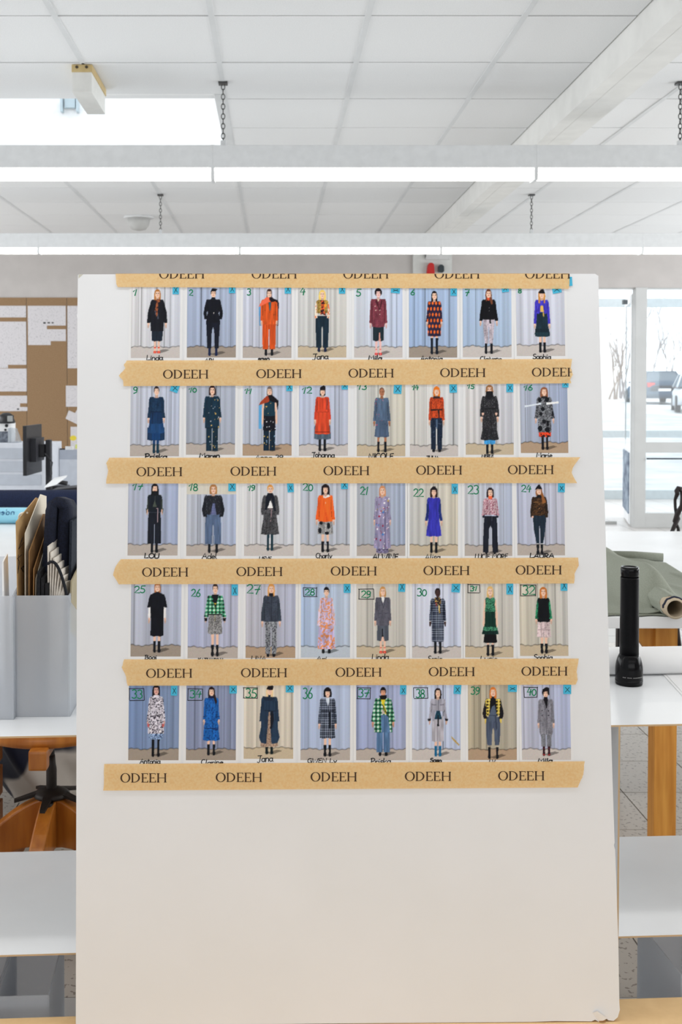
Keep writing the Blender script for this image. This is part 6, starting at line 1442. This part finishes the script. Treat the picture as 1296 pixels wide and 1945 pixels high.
def sheet(pts, label, m=M_sh1, off=.0125, parts=()):
    cx_ = sum(p_[0] for p_ in pts) / len(pts); cy_ = sum(p_[1] for p_ in pts) / len(pts)
    o_ = Vector((wx(cx_), YW, wy(cy_)))
    o = MB().prism([(wx(a) - o_.x, -off, wy(b_) - o_.z) for a, b_ in pts], (0, -.0015, 0)).build('pinned_sheet', m, None, o_)
    tag(o, label, 'paper', 'sheets on the pinboard')
    for nm, pp, mm in parts:
        MB().prism([(wx(a) - o_.x, -off - .0016, wy(b_) - o_.z) for a, b_ in pp], (0, -.001, 0)).build(nm, mm, o)
    return o
R4 = lambda a, b_, c_, d_: [(a, b_), (c_, b_), (c_, d_), (a, d_)]
sheet(R4(-30, 581, 49.5, 603), 'narrow printed sheet at the top left of the pinboard')
sheet([(-30, 611), (49.5, 611), (49.5, 693), (14.5, 693), (14.5, 699.5), (-30, 699.5)], 'tall printed sheet with a stepped lower edge on the pinboard')
sheet(R4(-30, 700.2, 49.8, 743.5), 'plain pale sheet below the stepped sheet on the pinboard', M_sh2, .0122)
sheet([(-30, 751.5), (50.5, 751.5), (50.5, 766), (37, 766), (37, 773), (51, 773), (51, 780.5), (16, 781), (-30, 781)], 'notched pale sheet low on the pinboard above the binders', M_sh2, parts=[('round_mark', [(33.3 + 2.4 * math.cos(a * .7854), 777 + 1.6 * math.sin(a * .7854)) for a in range(8)], M_black)])
sheet([(52.5, 581), (125, 581), (125, 618.5), (89, 618.5), (89, 625.5), (125, 625.5), (125, 648), (96, 648), (96, 655.5), (53, 655.5)], 'printed sheet with cut out strips in the middle of the pinboard', parts=[('dark_mark', R4(82, 612, 87, 615), M_black), ('dark_mark', R4(90, 612, 95, 614.5), M_black), ('dark_mark', R4(98, 612, 102, 614.5), M_black)])
sheet(R4(128, 581, 170, 699.5), 'tall printed sheet half hidden by the white board', M_sh1)
sheet(R4(124.5, 732.5, 152, 772.5), 'small letter sheet beside the white board on the pinboard', M_sh2)
sheet([(123.5, 795), (130, 779.5), (160, 792), (156, 811)], 'tilted letter sheet beside the white board', M_sh2, .0125)
sheet([(139, 789), (148, 774), (172, 790), (166, 806)], 'second tilted letter sheet tucked behind the white board', M_sh2, .0145)
sheet(R4(133, 810.5, 160, 857), 'pale sheet with two yellow notes beside the white board', M_sh2, .0125, parts=[('yellow_note', [(138 + 8 * math.cos(a * .524) * .8, 832 + 5 * math.sin(a * .524)) for a in range(12)], mat('note_yellow', (226, 206, 70), .8)), ('yellow_note', R4(142, 844, 152, 852), mat('note_lime', (206, 216, 120), .8))])

# ------------------------------------------------------------------ office desk with monitor, tray unit, phone
DKZ, DY = .75, 7.2
dk = empty('office_desk', (-1.7, DY, 0), 'white office desk behind the left cutting table', 'desk')
MB().rbox((-1.2, -.45, DKZ - .03), (1.15, .45, DKZ), .004).build('desktop', M_tab, dk)
for x in (-1.1, 1.05):
    for y in (-.4, .4): MB().box((x - .025, y - .025, 0), (x + .025, y + .025, DKZ - .03)).build('leg', M_steel, dk)
def dx(px): return at_y(px, 860, DY).x
def dz(py): return at_y(60, py, DY).z
tu = empty('drawer_unit', (dx(20), DY + .0, DKZ), 'white drawer unit standing on the office desk', 'drawer unit')
xl, xr = dx(-70) - tu.location.x, dx(100.5) - tu.location.x
MB().rbox((xl, .0, 0), (xr, .3, dz(842) - DKZ), .003).build('cabinet', mat('unit_white', (216, 219, 226), .6), tu)
M_unit = mat('unit_drawer', (186, 191, 200), .6)
zz = [842 + 5, 872, 897, 922]
for i in range(3):
    MB().rbox((xl + .008, -.006, dz(zz[i + 1]) - DKZ + .002), (dx(78) - tu.location.x, .002, dz(zz[i] + 4) - DKZ), .002).build('drawer_front', M_unit, tu)
pt = empty('desk_partition', (dx(140), DY + .2, DKZ), 'grey-white partition on the desk next to the drawer unit', 'partition')
MB().box((dx(101.5) - dx(140), 0, 0), (dx(190) - dx(140), .02, dz(876.5) - DKZ)).build('lower_panel', mat('partition_white', (212, 216, 224), .7, c2=(204, 208, 216), scale=20), pt)
MB().box((dx(101.5) - dx(140), 0, dz(876.5) - DKZ), (dx(190) - dx(140), .022, dz(857.5) - DKZ)).build('upper_panel', mat('partition_grey', (178, 184, 196), .7), pt)
MB().box((dx(102) - dx(140), .0, dz(857.5) - DKZ), (dx(113) - dx(140), .02, dz(855) - DKZ)).build('dark_clip', M_black, pt)
MB().box((dx(113) - dx(140), .0, dz(857.5) - DKZ), (dx(128) - dx(140), .02, dz(851) - DKZ)).build('white_block', M_paper2, pt)
# monitor, seen from behind at an angle
YM = 6.72
def mpt(px, py, y=YM): return at_y(px, py, y)
m0 = mpt(80, 928)
mo = empty('monitor', (m0.x, YM, DKZ), 'black computer monitor turned away on the office desk', 'monitor')
pa_, pb2 = mpt(43.5, 860), mpt(73, 860, YM + .36)
near, farp = Vector((pa_.x - m0.x, -.0, 0)), Vector((pb2.x - m0.x, .36, 0))
dirm = (farp - near); nm = Vector((dirm.y, -dirm.x, 0)).normalized()
zt_, zb_ = mpt(43, 809).z - DKZ, mpt(43, 904).z - DKZ
def slab(a, b_, z0, z1, th, off=0.0): 
    o1 = nm * off; o2 = nm * (off + th)
    return MB().prism([tuple(a + o1 + Vector((0, 0, z0))), tuple(b_ + o1 + Vector((0, 0, z0))), tuple(b_ + o2 + Vector((0, 0, z0))), tuple(a + o2 + Vector((0, 0, z0)))], (0, 0, z1 - z0))
slab(near, farp, zb_, zt_, .022).build('screen_case', M_black, mo)
slab(near.lerp(farp, .25), near.lerp(farp, .8), zb_ + .08, zt_ - .08, .035, .022).build('rear_bulge', mat('dark_plastic_grey', (44, 44, 50), .5), mo)
slab(near.lerp(farp, .02), near.lerp(farp, .98), zb_ + .02, zt_ - .015, .002, -.002).build('screen', mat('screen_black', (10, 11, 14), .15), mo)
st_ = Vector((0, .2, 0))
MB().rbox((st_.x - .014, st_.y - .03, .012), (st_.x + .016, st_.y + .03, mpt(80, 838).z - DKZ), .004).build('stand', mat('stand_black', (30, 30, 36), .5), mo)
MB().rbox((st_.x - .07, st_.y - .08, 0), (st_.x + .025, st_.y + .08, .012), .004).build('stand_foot', mat('stand_black', (30, 30, 36), .5), mo)
slab(near.lerp(farp, .42), near.lerp(farp, .58), zt_ - .2, zt_ - .12, .06, .03).build('arm', M_black, mo)
cb = []
for (a, b_) in ((84, 862), (88, 866), (94, 874), (98.5, 879), (96, 890), (97, 900), (94, 910), (91, 918)): q_ = mpt(a, b_); cb.append((q_.x - m0.x, .02, q_.z - DKZ))
MB().tube(cb, .004, 6).build('cable', M_black, mo)
# phone and notepad block, black tray
ph = empty('desk_phone', (dx(118), 7.08, DKZ), 'black desk phone with papers beside the monitor cable', 'phone')
MB().rbox((-.04, -.04, 0), (.06, .08, .045), .01).build('phone_body', M_black, ph)
MB().tube([(-.05, -.02, .06), (0, -.02, .07), (.06, -.02, .06)], .014, 10).build('handset', M_black, ph)
kb = empty('black_tray', (dx(138), 6.6, DKZ), 'flat black tray with a white ring binder beside the board edge', 'tray')
MB().prism([(-.1, 0, 0), (.22, 0, 0), (.22, 0, .085), (-.02, 0, .06), (-.1, 0, .02)], (0, .2, 0)).build('tray_body', M_black, kb)
rb3 = MB().prism([(-.075, .05, .055), (.0, .05, .075), (.05, .1, .115), (-.03, .1, .1)], (.0, .05, .01)).build('ring_binder', M_paper2, None, (kb.location.x, kb.location.y, DKZ + .012))
tag(rb3, 'white ring binder lying on the black tray', 'binder')
# binders and clear bag on the drawer unit
ztu = dz(842)
bi = empty('binder_box', (dx(8), DY + .1, ztu), 'white box with two round black holes on the drawer unit', 'binder')
def bz(py): return dz(py) - ztu
MB().rbox((dx(-30) - dx(8), 0, 0), (dx(9.5) - dx(8), .2, bz(805)), .003).build('box_body', M_paper2, bi)
for (a, b_, r_) in ((5.8, 809.5, .011), (3.6, 817.5, .008)):
    MB().tube([(dx(a) - dx(8), -.004, bz(b_)), (dx(a) - dx(8), .001, bz(b_))], r_ , 14).build('finger_hole', M_black, bi)
MB().box((dx(-30) - dx(8), -.003, bz(842) + .001), (dx(9) - dx(8), 0, bz(820.5))).build('front_label', mat('label_grey', (128, 134, 144), .6, c2=(60, 66, 78), scale=40), bi)
cm = empty('coffee_machine', (dx(4), DY + .12, ztu + bz(805)), 'small dark machine on top of the white box', 'machine')
MB().lathe([(.055, 0), (.06, .01), (.048, .035), (.05, .05), (.02, .07)], 20).build('machine_body', M_black, cm)
MB().rbox((.02, -.06, .012), (.05, -.03, .05), .004).build('spout', mat('machine_grey', (150, 152, 150), .3), cm)
cb_ = MB().prism([(dx(10.5), DY + .06, ztu), (dx(31), DY + .06, ztu), (dx(26), DY + .06, ztu + bz(826)), (dx(22), DY + .06, ztu + bz(815)), (dx(11), DY + .06, ztu + bz(814))], (0, .1, 0))
cg = Vector((dx(20), DY + .1, ztu)); cb_.v = [tuple(Vector(v) - cg) for v in cb_.v]
tag(cb_.build('clear_bag', thin_glass('clear_film', (.86, .88, .9), .1, .25), None, cg), 'clear plastic bag beside the white box on the drawer unit', 'bag')

# ------------------------------------------------------------------ dark gnarled stand behind the right table
YG = 5.6
def gp_(px, py): q_ = at_y(px, py, YG); return (q_.x, 0, q_.z)
gs = empty('dark_stand', (at_y(1290, 1000, YG).x, YG, 0), 'dark gnarled branch-like stand behind the right cutting table', 'stand')
ox = gs.location.x
def gt(pts, r_): return MB().tube([(gp_(a, b_)[0] - ox, yy, gp_(a, b_)[2]) for a, b_, yy in pts], r_, 8)
M_gn = mat('gnarled_dark', (38, 28, 28), .6, c2=(22, 16, 18), scale=30, bump=.4)
k_ = YG / F
gt([(1296, 930, 0), (1290, 929, .01), (1286, 933, .0), (1287, 938, 0), (1285.5, 950, .02), (1286, 965, .02), (1288, 985, 0), (1276, 1012, 0), (1272, 1060, 0)], [5 * k_, 6 * k_, 5 * k_, 4.4 * k_, 3 * k_, 3 * k_, 5 * k_, 3.6 * k_, 3.5 * k_]).build('left_limb', M_gn, gs)
gt([(1297, 934, 0), (1294, 945, -.02), (1293, 960, -.02), (1287, 977, 0), (1282, 990, 0), (1289, 1004, .0), (1292, 1060, 0)], [5 * k_, 4 * k_, 4.4 * k_, 5 * k_, 4 * k_, 3 * k_, 3 * k_]).build('right_limb', M_gn, gs)
b = MB().tube([(0, 0, .0), (0, 0, .03)], .16, 20); b.build('base', M_gn, gs)
zl = gp_(1276, 1060)[2]
MB().tube([(-.0, 0, .03), (-.03, 0, zl * .6), (gp_(1280, 1058)[0] - ox, 0, zl)], [.03, .02, .02], 8).build('post', M_gn, gs)

# ------------------------------------------------------------------ outside: cars and bare trees
def gz(y):
    for (ya, za), (yb, zb2) in zip(prof_g[:-1], prof_g[1:]):
        if ya <= y <= yb: return za + (zb2 - za) * (y - ya) / (yb - ya)
    return 0
prof_g = [(YW + 3.0, -0.05), (18, 0.0), (52, 0.78), (90, 1.35), (160, 2.4)]
def car(x, y, rz, paint, label):
    c = empty('car', (x, y, gz(y)), label, 'car', None, rz)
    L_, W_ = 4.2, 1.74
    # body by cross-sections along y (rear at -L/2)
    secs = [(-2.08, .62, .42, .80), (-2.0, .82, .30, .98), (-1.75, .86, .26, 1.02), (-.9, .87, .22, .98), (.5, .87, .22, .95), (1.3, .86, .24, .88), (1.85, .80, .28, .74), (2.08, .62, .36, .60)]
    mb = MB(); vs = []; n_ = 10
    for (yy, hw2, z0, z1_) in secs:
        for kk in range(n_):
            t = kk / (n_ - 1.0)
            a = math.pi * t; xx = -hw2 * math.cos(a); xx = math.copysign(abs(xx / hw2) ** .5 * hw2, xx) if xx else 0
            vs.append((xx, yy, z0 + (z1_ - z0) * (math.sin(a) ** .45)))
    fs = []
    for i in range(len(secs) - 1):
        for kk in range(n_ - 1): fs.append((i * n_ + kk, i * n_ + kk + 1, (i + 1) * n_ + kk + 1, (i + 1) * n_ + kk))
        fs.append((i * n_ + n_ - 1, i * n_, (i + 1) * n_, (i + 1) * n_ + n_ - 1))
    fs += [list(range(n_)), [(len(secs) - 1) * n_ + kk for kk in range(n_)][::-1]]
    mb.add(vs, fs, 0, True); mb.build('body', paint, c)
    # greenhouse
    gl = MB(); lo = [(-.80, -1.9), (.80, -1.9), (.80, .95), (-.80, .95)]; hi = [(-.6, -1.5), (.6, -1.5), (.6, .15), (-.6, .15)]
    vs = [(a, b_, .93) for a, b_ in lo] + [(a, b_, 1.40) for a, b_ in hi]
    gl.add(vs, [(0, 1, 5, 4), (1, 2, 6, 5), (2, 3, 7, 6), (3, 0, 4, 7)], 0); gl.build('windows', mat('car_glass', (96, 108, 118), .7, spec=0.0), c)
    MB().rbox((-.62, -1.52, 1.39), (.62, .17, 1.43), .012).build('roof', paint, c)
    pl = MB()
    for a, b_ in zip(lo, hi):
        pl.tube([(a[0], a[1], .93), (b_[0], b_[1], 1.41)], .035, 6)
    pl.build('roof_pillars', paint, c)
    for sx in (-1, 1):
        for wy_ in (-1.3, 1.32):
            w = MB(); seg = 20; w.tube([(sx * .70, wy_, .31), (sx * .88, wy_, .31)], .31, seg); ww = w.build('wheel', mat('tyre', (30, 30, 32), .8), c)
            MB().tube([(sx * .875, wy_, .31), (sx * .89, wy_, .31)], .18, 16).build('hub_cap', M_steel, ww)
        MB().rbox((sx * .56 - .16, -2.06, .72), (sx * .56 + .16, -1.9, .92), .03).build('tail_light', mat('tail_red', (200, 60, 48), .5, spec=.1), c)
        MB().rbox((sx * .55 - .17, 1.84, .55), (sx * .55 + .17, 2.02, .68), .03).build('head_light', mat('head_lamp', (220, 224, 228), .1), c)
    MB().rbox((-.26, -2.12, .55), (.26, -2.05, .66), .01).build('number_plate', M_paper2, c)
    MB().rbox((-.8, -2.12, .40), (.8, -1.98, .54), .03).build('bumper', paint, c)
    return c
yc = 50.0
car(at_y(1240, 740, yc).x, yc, math.radians(-5), mat('paint_dark_blue', (58, 80, 100), .7, spec=0.0), 'dark blue parked car with red tail lights outside the glass door')
yc2 = 41.0
car(at_y(1333, 740, yc2).x, yc2 + .3, math.radians(163), mat('paint_white', (200, 206, 212), .7, spec=0.0), 'white parked car entering the frame at the right edge outside')
def tree(x, y, h, seed, label, col):
    rt = random.Random(seed); t = empty('bare_tree', (x, y, gz(y)), label, 'tree', 'bare trees across the car park')
    m = mat('bark_' + col[0], col[1], .9, c2=tuple(int(q_ * .85) for q_ in col[1]), scale=8)
    tr = MB(); bn = MB()
    def grow(mb, p_, d_, l_, r_, lev):
        pts = [p_]; q_ = p_.copy(); dd = d_.copy()
        for i in range(4):
            dd = (dd + Vector((rt.uniform(-.14, .14), rt.uniform(-.14, .14), .05))).normalized(); q_ = q_ + dd * l_ / 4; pts.append(q_.copy())
        mb.tube(pts, [r_ * (1 - .18 * i) for i in range(5)], 5 if lev < 2 else 3, cap=False)
        if lev >= 4: return
        for i in range(4 if lev < 3 else 3):
            s_ = rt.choice(pts[1 if lev else 2:]); nd = (dd + Vector((rt.uniform(-.75, .75), rt.uniform(-.75, .75), rt.uniform(.1, .5)))).normalized()
            grow(bn, s_, nd, l_ * rt.uniform(.5, .75), r_ * .42, lev + 1)
    for st in range(3): grow(tr if st == 0 else bn, Vector((rt.uniform(-.4, .4) if st else 0, 0, 0)), Vector((rt.uniform(-.25, .25), rt.uniform(-.1, .1), 1)).normalized(), h * .45, .062, 0)
    tr.build('trunk', m, t); o = bn.build('branches', m, t); o['kind'] = 'stuff'
    return t
GB = ('a', (168, 152, 140)); GB2 = ('b', (156, 148, 146))
tree(at_y(1188, 700, 58).x, 58, 6.6, 3, 'tall bare tree beyond the car park, left of the door post', GB2)
tree(at_y(1236, 700, 60).x, 60, 7.0, 8, 'tall bare tree beyond the car park, right of the door post', GB2)
tree(at_y(1158, 720, 56).x, 56, 4.2, 15, 'low brownish bare bush beyond the car park, nearest the white board', GB)
tree(at_y(1275, 720, 62).x, 62, 4.6, 22, 'low bare bush behind the dark blue car', GB2)
tree(at_y(1085, 720, 66).x, 66, 5.0, 31, 'bare bush at the left of the view outside, partly behind the white board', GB)
bpy.context.view_layer.update()
